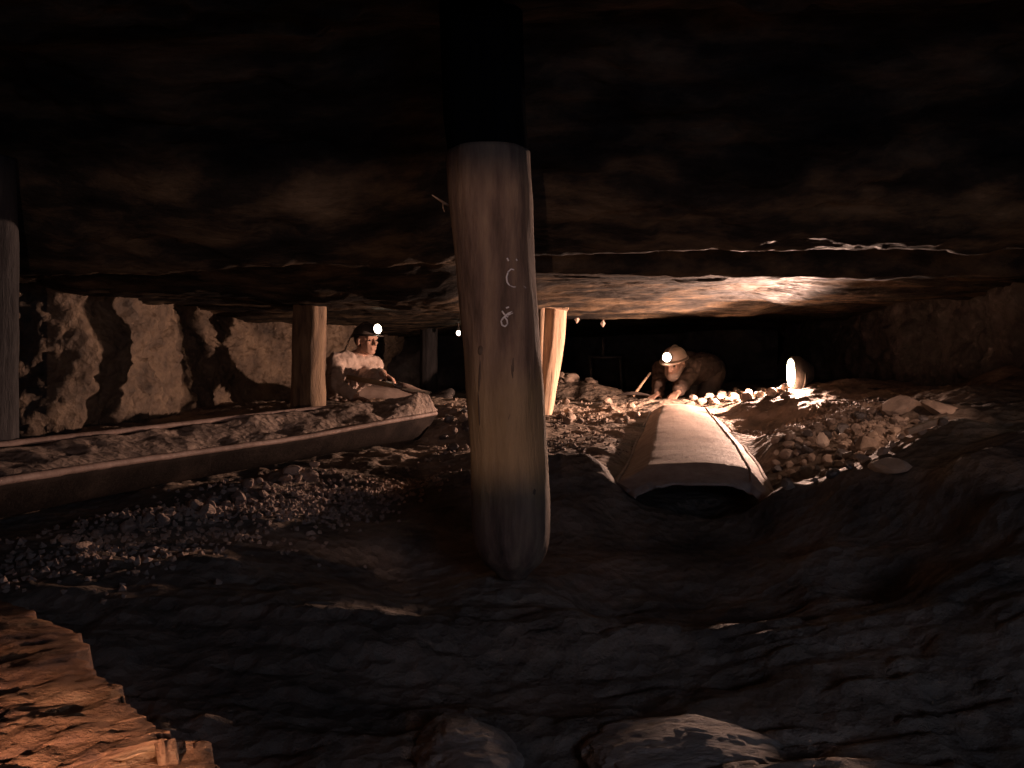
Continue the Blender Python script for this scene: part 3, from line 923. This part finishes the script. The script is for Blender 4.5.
# single stones of the right bank
def stone_px(px, py, wpx, key, label, group=None, sc=None, sink=0.3):
    x, y = at_floor(px, py, 2.0)
    return stone(x, y, wpx / 2 / FPX * y, key, label, group, sc=sc, sink=sink)
stone_px(901, 414, 38, 'stone', 'largest rounded boulder at the top of the right rubble bank', sc=(1.1, 0.9, 0.65))
stone_px(823, 446, 17, 'pale_stone', 'small pale upright stone in the middle of the right rubble', sc=(0.8, 0.8, 1.1))
stone_px(888, 470, 50, 'pale_stone', 'long flat pale slab at the lower edge of the right rubble', sc=(1.3, 0.5, 0.35))
stone_px(866, 452, 24, 'stone', 'reddish blocky stone above the flat pale slab', sc=(1, 0.9, 0.9))
stone_px(940, 412, 44, 'stone', 'tilted brown slab right of the rounded boulder', sc=(1.0, 0.6, 0.3))
for _ in range(420):
    px, py = rnd.uniform(775, 945), rnd.uniform(412, 490)
    if py > 492 - (px - 800) * 0.45 or py < 440 - (px - 780) * 0.30:
        continue
    stone_px(px, py, rnd.uniform(7, 15), rnd.choice(['stone', 'stone', 'dark_stone', 'stone']), 'small angular stone in the rubble bank at right', 'stones of the right rubble bank')
for _ in range(70):
    t = rnd.random()
    px, py = 690 + 98 * t + rnd.uniform(-6, 6), 404 - 12 * t + rnd.uniform(-3, 4)
    stone_px(px, py, rnd.uniform(7, 14), rnd.choice(['stone', 'pale_stone']), 'brightly lit stone on the ridge between chute and flood lamp', 'stones on the lamp ridge')
for _ in range(60):
    t = rnd.random()
    px, py = 70 + 240 * t + rnd.uniform(-8, 8), 553 - 80 * t + rnd.uniform(-8, 10)
    stone_px(px, py, rnd.uniform(9, 18), 'clod', 'brown clod on the muck ridge in front of the left trough', 'clods on the muck ridge')
for _ in range(14):
    px, py = rnd.uniform(440, 468), rnd.uniform(405, 455)
    stone_px(px, py, rnd.uniform(8, 15), rnd.choice(['stone', 'stone', 'dark_stone']), 'stone in the heap between trough end and centre prop', 'stones by the trough end')
for _ in range(14):
    px, py = rnd.uniform(560, 640), rnd.uniform(404, 425)
    stone_px(px, py, rnd.uniform(7, 13), 'stone', 'low stone on the floor between pale prop and chute', 'stones left of the chute')
for _ in range(24):
    px, py = rnd.uniform(558, 592), rnd.uniform(372, 384)
    stone(P(px, py, 7.2).x, rnd.uniform(6.95, 7.25), rnd.uniform(0.035, 0.07), 'stone', 'stone in the far heap behind the pale prop', 'stones of the far heap')
def floor_slab(px, py, Y, sx, sy, sz, rot, label, seed):
    x, y = P(px, py, Y).x, Y
    bm = bmesh.new()
    bmesh.ops.create_icosphere(bm, subdivisions=5, radius=1.0)
    co = np.array([v.co[:] for v in bm.verts])
    t = fbm(co[:, 0] * 1.2 + seed, co[:, 1] * 3.0, co[:, 2] * 1.2, oct=4, seed=seed) * 5
    d = 1 + 0.22 * fbm(co[:, 0] * 2 + seed, co[:, 1] * 2, co[:, 2] * 2, oct=5, seed=seed, gain=0.6) + 0.06 * (np.floor(t) + np.clip((t - np.floor(t)) * 5 - 2, 0, 1))
    for v, k in zip(bm.verts, d):
        v.co = Vector((v.co.x * sx * k, v.co.y * sy * k, v.co.z * sz * k))
    o = from_bm('rock_hump', bm, M['pale_slab'], smooth=False)
    o.location = (x, y, P(px, py, Y).z - sz * 0.88)
    o.rotation_euler = (0, 0, rot)
    tag(o, label, 'rock', kind='thing')
floor_slab(690, 735, 1.26, 0.17, 0.13, 0.045, -0.15, 'larger pale rock hump in the floor at the bottom, right of centre', 3)
floor_slab(465, 735, 1.24, 0.08, 0.12, 0.04, 0.3, 'smaller pale rock hump in the floor at the bottom, below the centre prop', 8)
floor_slab(462, 625, 1.85, 0.11, 0.05, 0.035, 0.05, 'thin pale rock ledge in the floor just in front of the centre prop', 12)
# pale stick on the right bank
x, y = at_floor(927, 433, 2.0)
bm = bmesh.new(); d = Vector((0.075, 0.02, 0.022))
c = Vector((x, y, fz(x, y) + 0.02)); sweep(bm, [c - d, c, c + d], [0.011, 0.013, 0.009], n=7)
tag(from_bm('wood_chip', bm, M['wood_pale'], smooth=False), 'pale splinter of wood lying on the right rubble bank', 'wood chip')

# gravel (too small to count)
def gravel(name, spots, label, material='stone'):
    verts, faces = [], []
    base = [Vector(v) for v in ((1, 0, 0), (-1, 0, 0), (0, 1, 0), (0, -1, 0), (0, 0, 1), (0, 0, -1))]
    fs = [(0, 2, 4), (2, 1, 4), (1, 3, 4), (3, 0, 4), (2, 0, 5), (1, 2, 5), (3, 1, 5), (0, 3, 5)]
    X = np.array([s[0] for s in spots]); Y = np.array([s[1] for s in spots]); Zs = floor_fn(X, Y)
    for (x, y, s), z in zip(spots, Zs):
        q = Quaternion((rnd.gauss(0, 1), rnd.gauss(0, 1), rnd.gauss(0, 1), rnd.gauss(0, 1))).normalized()
        i = len(verts)
        for b in base:
            verts.append(tuple(q @ (b * s * rnd.uniform(0.6, 1.2)) + Vector((x, y, z + s * 0.2))))
        faces += [(i + a, i + b, i + c) for a, b, c in fs]
    me = bpy.data.meshes.new(name); me.from_pydata(verts, [], faces)
    o = link(name, me, M[material])
    tag(o, label, 'gravel', kind='stuff')
sp = []
for _ in range(1500):
    y = rnd.uniform(2.9, 4.6); x = rnd.uniform(1.30, 1.42 + (y - 2.9) * 0.42); sp.append((x, y, rnd.uniform(0.006, 0.018)))
gravel('gravel', sp, 'loose gravel scattered over the right rubble bank')
sp = []
for _ in range(1800):
    t = rnd.random(); x = -1.15 + 0.75 * t + rnd.gauss(0, 0.12); y = 1.9 + 1.2 * t + rnd.gauss(0, 0.18); sp.append((x, y, rnd.uniform(0.005, 0.014)))
gravel('gravel', sp, 'loose gravel scattered on the left muck ridge', 'clod')
sp = []
for _ in range(900):
    x, y = rnd.uniform(-0.4, 0.62), rnd.uniform(3.6, 6.2); sp.append((x, y, rnd.uniform(0.005, 0.016)))
gravel('gravel', sp, 'loose gravel scattered on the middle floor')


# ------------------------------------------------------------------ people
def frame(fwd, up):
    f = Vector(fwd).normalized(); u = Vector(up)
    u = (u - f * u.dot(f)).normalized(); r = f.cross(u).normalized()     # right-hand side of the person
    return Matrix((r, f, u)).transposed().to_quaternion()              # local x=right, y=forward, z=up


def hand(bm, wrist, tip_dir, palm_n, curl=0.5, s=1.0, left=False):
    """palm plus five bent fingers; tip_dir along the fingers, palm_n out of the palm"""
    d = Vector(tip_dir).normalized(); n = Vector(palm_n); n = (n - d * n.dot(d)).normalized()
    w = d.cross(n).normalized() * (-1 if left else 1)
    wrist = Vector(wrist)
    for k in range(4):
        a = wrist + w * (0.027 - 0.018 * k) * s
        capsule(bm, wrist + w * (0.016 - 0.010 * k) * s + d * 0.015 * s, 0.013 * s, a + d * 0.082 * s, 0.011 * s, 8)
    for k, ln in enumerate((0.070, 0.080, 0.075, 0.058)):
        p = wrist + w * (0.029 - 0.0195 * k) * s + d * 0.088 * s
        ang = 0
        for j in range(3):
            ang += curl * (0.7 if j == 0 else 1.0)
            q = p + (d * math.cos(ang) + n * math.sin(ang)) * ln * s * (0.45, 0.32, 0.25)[j]
            capsule(bm, p, (0.0095 - 0.0008 * j) * s, q, (0.0088 - 0.0008 * j) * s, 8)
            p = q
    p = wrist + w * 0.028 * s + d * 0.025 * s
    q = p + (w * 0.75 + d * 0.6 + n * 0.35).normalized() * 0.045 * s
    capsule(bm, p, 0.013 * s, q, 0.0105 * s, 8)
    capsule(bm, q, 0.0105 * s, q + (d * 0.8 + w * 0.1 + n * 0.6).normalized() * 0.035 * s, 0.009 * s, 8)


def head(bm, c, q, s=1.0):
    """skull, jaw, nose, brow, ears; c = centre of the skull"""
    W = lambda x, y, z: Vector(c) + q @ Vector((x, y, z)) * s
    ellipsoid(bm, W(0, -0.012, 0.025), (0.076 * s, 0.096 * s, 0.095 * s), q)
    ellipsoid(bm, W(0, 0.022, -0.035), (0.060 * s, 0.066 * s, 0.078 * s), q)
    ellipsoid(bm, W(0, 0.046, -0.094), (0.030 * s, 0.030 * s, 0.022 * s), q)       # chin
    capsule(bm, W(-0.048, -0.005, -0.070), 0.018 * s, W(-0.02, 0.045, -0.095), 0.018 * s, 8)
    capsule(bm, W(0.048, -0.005, -0.070), 0.018 * s, W(0.02, 0.045, -0.095), 0.018 * s, 8)
    capsule(bm, W(-0.040, 0.068, 0.018), 0.013 * s, W(0.040, 0.068, 0.018), 0.013 * s, 8)  # brow
    capsule(bm, W(0, 0.080, 0.008), 0.009 * s, W(0, 0.104, -0.034), 0.014 * s, 8)  # nose
    ellipsoid(bm, W(-0.012, 0.090, -0.038), (0.010 * s, 0.012 * s, 0.008 * s), q)
    ellipsoid(bm, W(0.012, 0.090, -0.038), (0.010 * s, 0.012 * s, 0.008 * s), q)
    capsule(bm, W(-0.040, 0.060, -0.020), 0.016 * s, W(-0.030, 0.060, -0.030), 0.016 * s, 8)  # cheeks
    capsule(bm, W(0.040, 0.060, -0.020), 0.016 * s, W(0.030, 0.060, -0.030), 0.016 * s, 8)
    capsule(bm, W(-0.017, 0.080, -0.062), 0.007 * s, W(0.017, 0.080, -0.062), 0.007 * s, 8)   # lips
    capsule(bm, W(-0.015, 0.078, -0.073), 0.007 * s, W(0.015, 0.078, -0.073), 0.007 * s, 8)
    for sd in (-1, 1):
        ellipsoid(bm, W(sd * 0.080, -0.012, -0.012), (0.010 * s, 0.020 * s, 0.032 * s), q)


def person(name, label, j, skin, jacket, trousers, helmet_mat, hq, s=1.0, beard=None, cable=None):
    """j: dict of joints (world); hq: head orientation"""
    root = empty('person', j['pelvis'] - Vector((0, 0, 0.14)))
    tag(root, label, 'person')
    sh = (j['shR'] + j['shL']) / 2
    # --- body, one continuous skin surface
    bm = bmesh.new()
    head(bm, j['head'], hq, s)
    capsule(bm, j['neck'], 0.055 * s, j['head'] + hq @ Vector((0, -0.02, -0.05)) * s, 0.052 * s)
    capsule(bm, j['neck'], 0.08 * s, sh.lerp(j['pelvis'], 0.35), 0.12 * s)
    capsule(bm, sh.lerp(j['pelvis'], 0.35), 0.12 * s, j['pelvis'], 0.12 * s)
    for k in 'RL':
        capsule(bm, j['neck'], 0.055 * s, j['sh' + k], 0.052 * s)
        capsule(bm, j['sh' + k], 0.050 * s, j['el' + k], 0.040 * s)
        capsule(bm, j['el' + k], 0.040 * s, j['wr' + k], 0.028 * s)
        hand(bm, j['wr' + k], j['hd' + k], j['pn' + k], j.get('curl' + k, 0.45), s, left=(k == 'L'))
        capsule(bm, j['pelvis'], 0.10 * s, j['hip' + k], 0.085 * s)
        capsule(bm, j['hip' + k], 0.080 * s, j['kn' + k], 0.055 * s)
        capsule(bm, j['kn' + k], 0.055 * s, j['an' + k], 0.038 * s)
        capsule(bm, j['an' + k], 0.036 * s, j['an' + k] + j['ft' + k] * 0.17, 0.03 * s)
    body = from_bm('body', bm, skin, root)
    remesh(body, 0.0055, 2)
    # --- jacket
    bm = bmesh.new()
    capsule(bm, j['neck'] - (j['neck'] - sh) * 0.5, 0.085 * s, sh.lerp(j['pelvis'], 0.4), 0.150 * s)
    perp = (j['shL'] - j['shR']).normalized()
    for sd in (-1, 1):
        capsule(bm, sh + perp * sd * 0.09, 0.10 * s, sh.lerp(j['pelvis'], 0.8) + perp * sd * 0.05, 0.125 * s)
    capsule(bm, sh.lerp(j['pelvis'], 0.4), 0.14 * s, sh.lerp(j['pelvis'], 0.95), 0.145 * s)
    for k in 'RL':
        capsule(bm, sh.lerp(j['sh' + k], 0.4), 0.082 * s, j['sh' + k], 0.075 * s)
        capsule(bm, j['sh' + k], 0.073 * s, j['el' + k], 0.060 * s)
        capsule(bm, j['el' + k], 0.060 * s, j['el' + k].lerp(j['wr' + k], 0.86), 0.046 * s)
        # folds of the sleeve
        for f in (0.35, 0.7):
            ellipsoid(bm, j['sh' + k].lerp(j['el' + k], f), (0.072 * s, 0.072 * s, 0.035 * s), (j['el' + k] - j['sh' + k]).to_track_quat('Z', 'Y') @ Quaternion((1, 0, 0), 0.4))
            ellipsoid(bm, j['el' + k].lerp(j['wr' + k], f * 0.9), (0.057 * s, 0.057 * s, 0.022 * s), (j['wr' + k] - j['el' + k]).to_track_quat('Z', 'Y') @ Quaternion((0, 1, 0), 0.4))
    jk = from_bm('jacket', bm, jacket, root)
    remesh(jk, 0.009, 3)
    tx = bpy.data.textures.new('cloth_folds', 'CLOUDS'); tx.noise_scale = 0.055
    dm = jk.modifiers.new('folds', 'DISPLACE'); dm.texture = tx; dm.strength = 0.038; dm.mid_level = 0.5
    # collar
    bm = bmesh.new()
    nq = (j['head'] - j['neck']).to_track_quat('Z', 'Y')
    pts = []
    for k in range(17):
        a = 2 * math.pi * k / 16
        pts.append(j['neck'] + nq @ Vector((0.074 * math.cos(a), 0.074 * math.sin(a), 0.012 + 0.012 * math.sin(3 * a))) * s)
    sweep(bm, pts, 0.017 * s, n=8)
    from_bm('collar', bm, jacket, jk)
    # lapels
    spine = (j['pelvis'] - sh).normalized()
    chest = spine.cross(perp).normalized()
    if chest.dot(hq @ Vector((0, 1, 0))) < 0:
        chest = -chest
    for sd in (-1, 1):
        bm = bmesh.new()
        sweep(bm, [j['neck'] + perp * sd * 0.06 + chest * 0.05, sh + perp * sd * 0.055 + chest * 0.145 + spine * 0.05, sh + perp * sd * 0.015 + chest * 0.165 + spine * 0.17],
              [0.016, 0.021, 0.010], n=8)
        from_bm('lapel', bm, jacket, jk)
    # --- trousers
    bm = bmesh.new()
    ellipsoid(bm, j['pelvis'], (0.155 * s, 0.135 * s, 0.13 * s))
    for k in 'RL':
        capsule(bm, j['hip' + k], 0.105 * s, j['kn' + k], 0.080 * s)
        capsule(bm, j['kn' + k], 0.080 * s, j['kn' + k].lerp(j['an' + k], 0.9), 0.062 * s)
    tr = from_bm('trousers', bm, trousers, root)
    remesh(tr, 0.010, 3)
    for k in 'RL':
        bm = bmesh.new()
        capsule(bm, j['kn' + k].lerp(j['an' + k], 0.75), 0.056 * s, j['an' + k], 0.052 * s)
        capsule(bm, j['an' + k], 0.052 * s, j['an' + k] + j['ft' + k] * 0.20, 0.042 * s)
        b = from_bm('boot', bm, M['boot'], root); remesh(b, 0.01, 2)
    # --- helmet with brim, cap lamp and cord
    c = j['head']
    W = lambda x, y, z: c + hq @ Vector((x, y, z)) * s
    bm = bmesh.new()
    n = 28; rings = []
    for k in range(9):
        a = math.pi / 2 * k / 8.6
        r = math.cos(a)
        rings.append([bm.verts.new(W(0.098 * r * math.cos(2 * math.pi * i / n), -0.012 + 0.118 * r * math.sin(2 * math.pi * i / n), 0.042 + 0.092 * math.sin(a))) for i in range(n)])
    for a, b in zip(rings, rings[1:]):
        for i in range(n):
            bm.faces.new((a[i], a[(i + 1) % n], b[(i + 1) % n], b[i]))
    bm.faces.new(rings[-1])
    hm = from_bm('helmet', bm, helmet_mat, root)
    so = hm.modifiers.new('thick', 'SOLIDIFY'); so.thickness = 0.004
    bm = bmesh.new(); rings = []
    for f, dz in ((0.98, 0.0), (1.14, -0.006), (1.15, -0.012), (0.98, -0.006)):
        ring = []
        for i in range(n):
            a = 2 * math.pi * i / n
            front = max(0, math.sin(a)) ** 2 * (0.040 if f > 1 else 0)
            ring.append(bm.verts.new(W(0.098 * f * math.cos(a), -0.012 + 0.118 * f * math.sin(a) + front, 0.042 + dz - front * 0.2)))
        rings.append(ring)
    rings.append(rings[0])
    for a, b in zip(rings, rings[1:]):
        for i in range(n):
            bm.faces.new((a[i], a[(i + 1) % n], b[(i + 1) % n], b[i]))
    from_bm('brim', bm, helmet_mat, hm)
    bm = bmesh.new()
    for k in range(1):
        pts = [W(0.002, -0.012 - 0.118 * math.cos(math.pi * t / 12), 0.046 + 0.096 * math.sin(math.pi * t / 12)) for t in range(0, 13)]
        sweep(bm, pts, 0.006 * s, n=6)
    from_bm('crest', bm, helmet_mat, hm)
    # cap lamp
    lp = W(0, 0.118, 0.082)
    ld = hq @ j.get('lamp_dir', Vector((0, 1, 0.05)))
    ld.normalize()
    lq = ld.to_track_quat('Z', 'Y')

    def lathe(nm, prof, material, parent):
        bm = bmesh.new(); rg = []
        for r, h in prof:
            rg.append([bm.verts.new(lp + lq @ Vector((r * math.cos(2 * math.pi * i / 20), r * math.sin(2 * math.pi * i / 20), h)) * s) for i in range(20)])
        for a, b in zip(rg, rg[1:]):
            for i in range(20):
                bm.faces.new((a[i], a[(i + 1) % 20], b[(i + 1) % 20], b[i]))
        bm.faces.new(rg[0][::-1]); bm.faces.new(rg[-1])
        return from_bm(nm, bm, material, parent)
    lm = lathe('cap_lamp', [(0.018, -0.03), (0.030, -0.022), (0.040, -0.005), (0.043, 0.012), (0.038, 0.014)], M['lamp_body'], root)
    lathe('lamp_glass', [(0.037, 0.008), (0.037, 0.015), (0.030, 0.026), (0.018, 0.033), (0.004, 0.036)], M['glow_cap'], lm)
    lo = add_light('cap_lamp_light', 'SPOT', lp + ld * 0.05, lp + ld * 0.05 + ld + Vector((0, 0, -0.45)), j.get('lamp_w', 4.0), (1.0, 0.70, 0.48),
                   spot_size=math.radians(110), spot_blend=0.8, shadow_soft_size=0.02)
    lo.parent = root; lo.matrix_parent_inverse = parent_inverse(root)
    if cable:
        bm = bmesh.new()
        P0 = [Vector(p) for p in cable]
        fine = []
        for a, b in zip(P0, P0[1:]):
            for k in range(6):
                fine.append(a.lerp(b, k / 6))
        fine.append(P0[-1])
        for _ in range(6):
            fine = [fine[0]] + [(fine[i - 1] + fine[i] * 2 + fine[i + 1]) / 4 for i in range(1, len(fine) - 1)] + [fine[-1]]
        sweep(bm, fine, 0.006, n=7)
        from_bm('lamp_cord', bm, M['beard'], root)
    # hair, eyes, beard
    bm = bmesh.new()
    ellipsoid(bm, W(0, -0.030, 0.012), (0.081 * s, 0.086 * s, 0.080 * s), hq)
    from_bm('hair', bm, M['hair'], root)
    for sd in (-1, 1):
        bm = bmesh.new(); ellipsoid(bm, W(sd * 0.030, 0.070, -0.004), (0.012 * s, 0.010 * s, 0.008 * s), hq)
        from_bm('eye', bm, M['eye'], body)
    if beard:
        bm = bmesh.new()
        ellipsoid(bm, W(0, 0.046, -0.095), (0.054 * s, 0.048 * s, 0.048 * s), hq)
        for sd in (-1, 1):
            capsule(bm, W(sd * 0.066, 0.005, -0.03), 0.016 * s, W(sd * 0.04, 0.045, -0.085), 0.026 * s)
        b = from_bm('beard', bm, beard, root); remesh(b, 0.007, 2)
    return root

# reclining miner at left
V3 = Vector
j = dict(head=P(367, 340.5, 6.3), neck=P(358, 359, 6.33), shR=P(336, 362, 6.16), shL=P(374, 365, 6.44),
         elR=P(336, 384, 5.98), wrR=P(355, 397, 5.86), elL=P(365, 379, 6.24), wrL=P(383, 373, 6.02),
         pelvis=P(336, 393, 6.72), hipR=P(338, 395, 6.64), hipL=P(346, 393, 6.80),
         knR=P(384, 396, 6.72), knL=P(388, 390, 6.80), anR=P(428, 401, 6.95), anL=P(430, 400, 6.98),
         ftR=V3((0.7, -0.3, 0.15)).normalized(), ftL=V3((0.7, -0.2, 0.25)).normalized(),
         hdR=V3((0.8, -0.3, -0.15)), pnR=V3((0, -0.2, -1)), hdL=V3((0.85, -0.2, -0.5)), pnL=V3((-0.4, -0.1, -0.85)), curlL=0.75, curlR=0.5)
hq = frame((0.72, -0.62, 0.02), (-0.02, 0, 1))
person('miner', 'reclining miner in pale dusty jacket and lit cap lamp holding a shovel', j, M['skin'], M['jacket_pale'], M['trousers'], M['helmet_dark'], hq, 1.0,
       cable=[P(364, 324, 6.28), P(356, 328, 6.34), P(349, 340, 6.38), P(345, 350, 6.35), P(342, 357, 6.30)])
# bent miner at right
j = dict(head=P(674, 363, 6.5), neck=P(682, 366, 6.68), shR=P(661, 369, 6.80), shL=P(694, 369, 6.62),
         elR=P(659, 383, 6.70), wrR=P(658, 394, 6.52), elL=P(683, 384, 6.50), wrL=P(678, 392.5, 6.34),
         pelvis=P(708, 369, 7.10), hipR=P(700, 373, 7.18), hipL=P(714, 373, 7.04),
         knR=P(694, 396, 6.92), knL=P(707, 395, 6.78), anR=P(718, 396, 7.3), anL=P(728, 396, 7.15),
         ftR=V3((0.6, 0.8, 0)).normalized(), ftL=V3((0.6, 0.8, 0)).normalized(),
         hdR=V3((-0.6, -0.6, -0.3)), pnR=V3((0, 0, -1)), hdL=V3((-0.5, -0.7, -0.3)), pnL=V3((0, 0, -1)), curlL=0.35, curlR=0.4, lamp_dir=V3((0, 1, 0.25)))
hq = frame((-0.55, -0.78, -0.30), (-0.10, -0.25, 1))
person('miner', 'bearded miner crawling on hands and knees in dark jacket with lit cap lamp', j, M['skin'], M['jacket_dark'], M['trousers'], M['helmet_pale'], hq, 1.0, beard=M['beard'])


# ------------------------------------------------------------------ tools
def shovel(hand_end, neck, tip, label):
    a, b, c = Vector(hand_end), Vector(neck), Vector(tip)
    root = empty('shovel', b); tag(root, label, 'shovel')
    bm = bmesh.new(); sweep(bm, [a, a.lerp(b, 0.5), b], [0.017, 0.019, 0.018], n=10); from_bm('shaft', bm, M['handle'], root)
    d = (c - b).normalized(); side = d.cross(Vector((0, 0, 1))).normalized(); up = side.cross(d)
    n, m = 14, 11; V = []
    L = (c - b).length
    for i in range(n):
        f = i / (n - 1)
        w = 0.12 * min(1, 0.25 + f * 4) * (1 - max(0, f - 0.65) ** 2 * 5)
        for k in range(m):
            s = k / (m - 1) * 2 - 1
            V.append(b + d * L * f + side * w * s + up * (0.035 * abs(s) ** 2 * (1 - f * 0.5) - 0.02 * math.sin(math.pi * f)))
    o = grid_mesh('blade', np.array([list(v) for v in V]), n, m, M['rust'], parent=root)
    mo = o.modifiers.new('thick', 'SOLIDIFY'); mo.thickness = 0.004
    bm = bmesh.new(); sweep(bm, [b - d * 0.08, b + d * 0.05], [0.022, 0.014], n=10); from_bm('socket', bm, M['steel'], root)
shovel(P(347, 377, 6.0), P(395, 386, 5.88), P(428, 395, 5.76), 'shovel with wooden shaft held by the reclining miner')


def pick():
    a, b = P(650, 373, 6.45), P(633, 396, 6.15)
    root = empty('pickaxe', b); tag(root, 'miner\'s pickaxe leaning beside the crawling miner', 'pickaxe')
    bm = bmesh.new(); sweep(bm, [a, a.lerp(b, 0.5), b], [0.009, 0.010, 0.011], n=10); from_bm('handle', bm, M['wood_brown'], root)
    bm = bmesh.new()
    pts = [b + Vector((x, -0.02 * abs(x) / 0.2, 0.02 - 0.9 * x * x)) for x in (-0.13, -0.09, -0.04, 0, 0.04, 0.09, 0.13)]
    sweep(bm, pts, [0.003, 0.008, 0.013, 0.016, 0.013, 0.008, 0.003], n=8); from_bm('pick_head', bm, M['rust_dark'], root)
pick()

# ------------------------------------------------------------------ far details
def roof_plate(px, py, Y, s, label):
    p = P(px, py, Y)
    root = empty('roof_bolt', p); tag(root, label, 'roof bolt', 'roof bolts behind the pale prop')
    bm = bmesh.new()
    v = [bm.verts.new(p + Vector(c) * s) for c in ((0, -0.2, 1.3), (0.8, 0, 0), (0, 0.1, -1.2), (-0.8, 0, 0), (0, -0.45, 0), (0, 0.35, 0))]
    for a, b in ((0, 1), (1, 2), (2, 3), (3, 0)):
        bm.faces.new((v[a], v[b], v[4])); bm.faces.new((v[b], v[a], v[5]))
    from_bm('plate', bm, M['dust'], root, smooth=False)
    bm = bmesh.new(); sweep(bm, [p, Vector((p.x, p.y, rz(p.x, p.y) + 0.02))], 0.008, n=6); from_bm('rod', bm, M['rust'], root)
roof_plate(577, 319.5, 6.2, 0.026, 'diamond plate hanging under the roof next to the pale prop')
roof_plate(603, 323.5, 6.3, 0.026, 'diamond plate hanging under the roof farther from the pale prop')
bm = bmesh.new(); sweep(bm, [P(603, 358, 7.5), P(603.5, 346, 7.5), P(603, 338, 7.5)], [0.014, 0.013, 0.010], n=8)
sweep(bm, [P(588, 357, 7.5), P(606, 357.5, 7.48), P(622, 357, 7.46)], 0.012, n=8)
for px_ in (590, 620):
    a_ = P(px_, 357, 7.48); sweep(bm, [a_, Vector((a_.x + 0.02, a_.y, fz(a_.x, a_.y) - 0.01))], 0.012, n=8)
tag(from_bm('iron_trestle', bm, M['lamp_body']), 'small dark iron trestle with upright stub far back in the dark', 'trestle')


def far_lamp(px, py, Y, r, label):
    p = P(px, py, Y)
    root = empty('mine_lamp', p); tag(root, label, 'lamp')
    bm = bmesh.new(); ellipsoid(bm, p, (r, r, r * 1.2)); from_bm('bulb', bm, M['glow_cap'], root)
    bm = bmesh.new(); sweep(bm, [p + Vector((0, 0, r)), p + Vector((0, 0, r * 3))], [r * 0.9, r * 0.6], n=10); from_bm('cap', bm, M['lamp_body'], root)
    bm = bmesh.new(); sweep(bm, [p + Vector((0, 0, r * 3)), Vector((p.x, p.y, rz(p.x, p.y) + 0.02))], 0.005, n=6); from_bm('cord', bm, M['cable'], root)
far_lamp(458.5, 333, 8.2, 0.022, 'tiny glowing lamp far back just left of the centre prop')
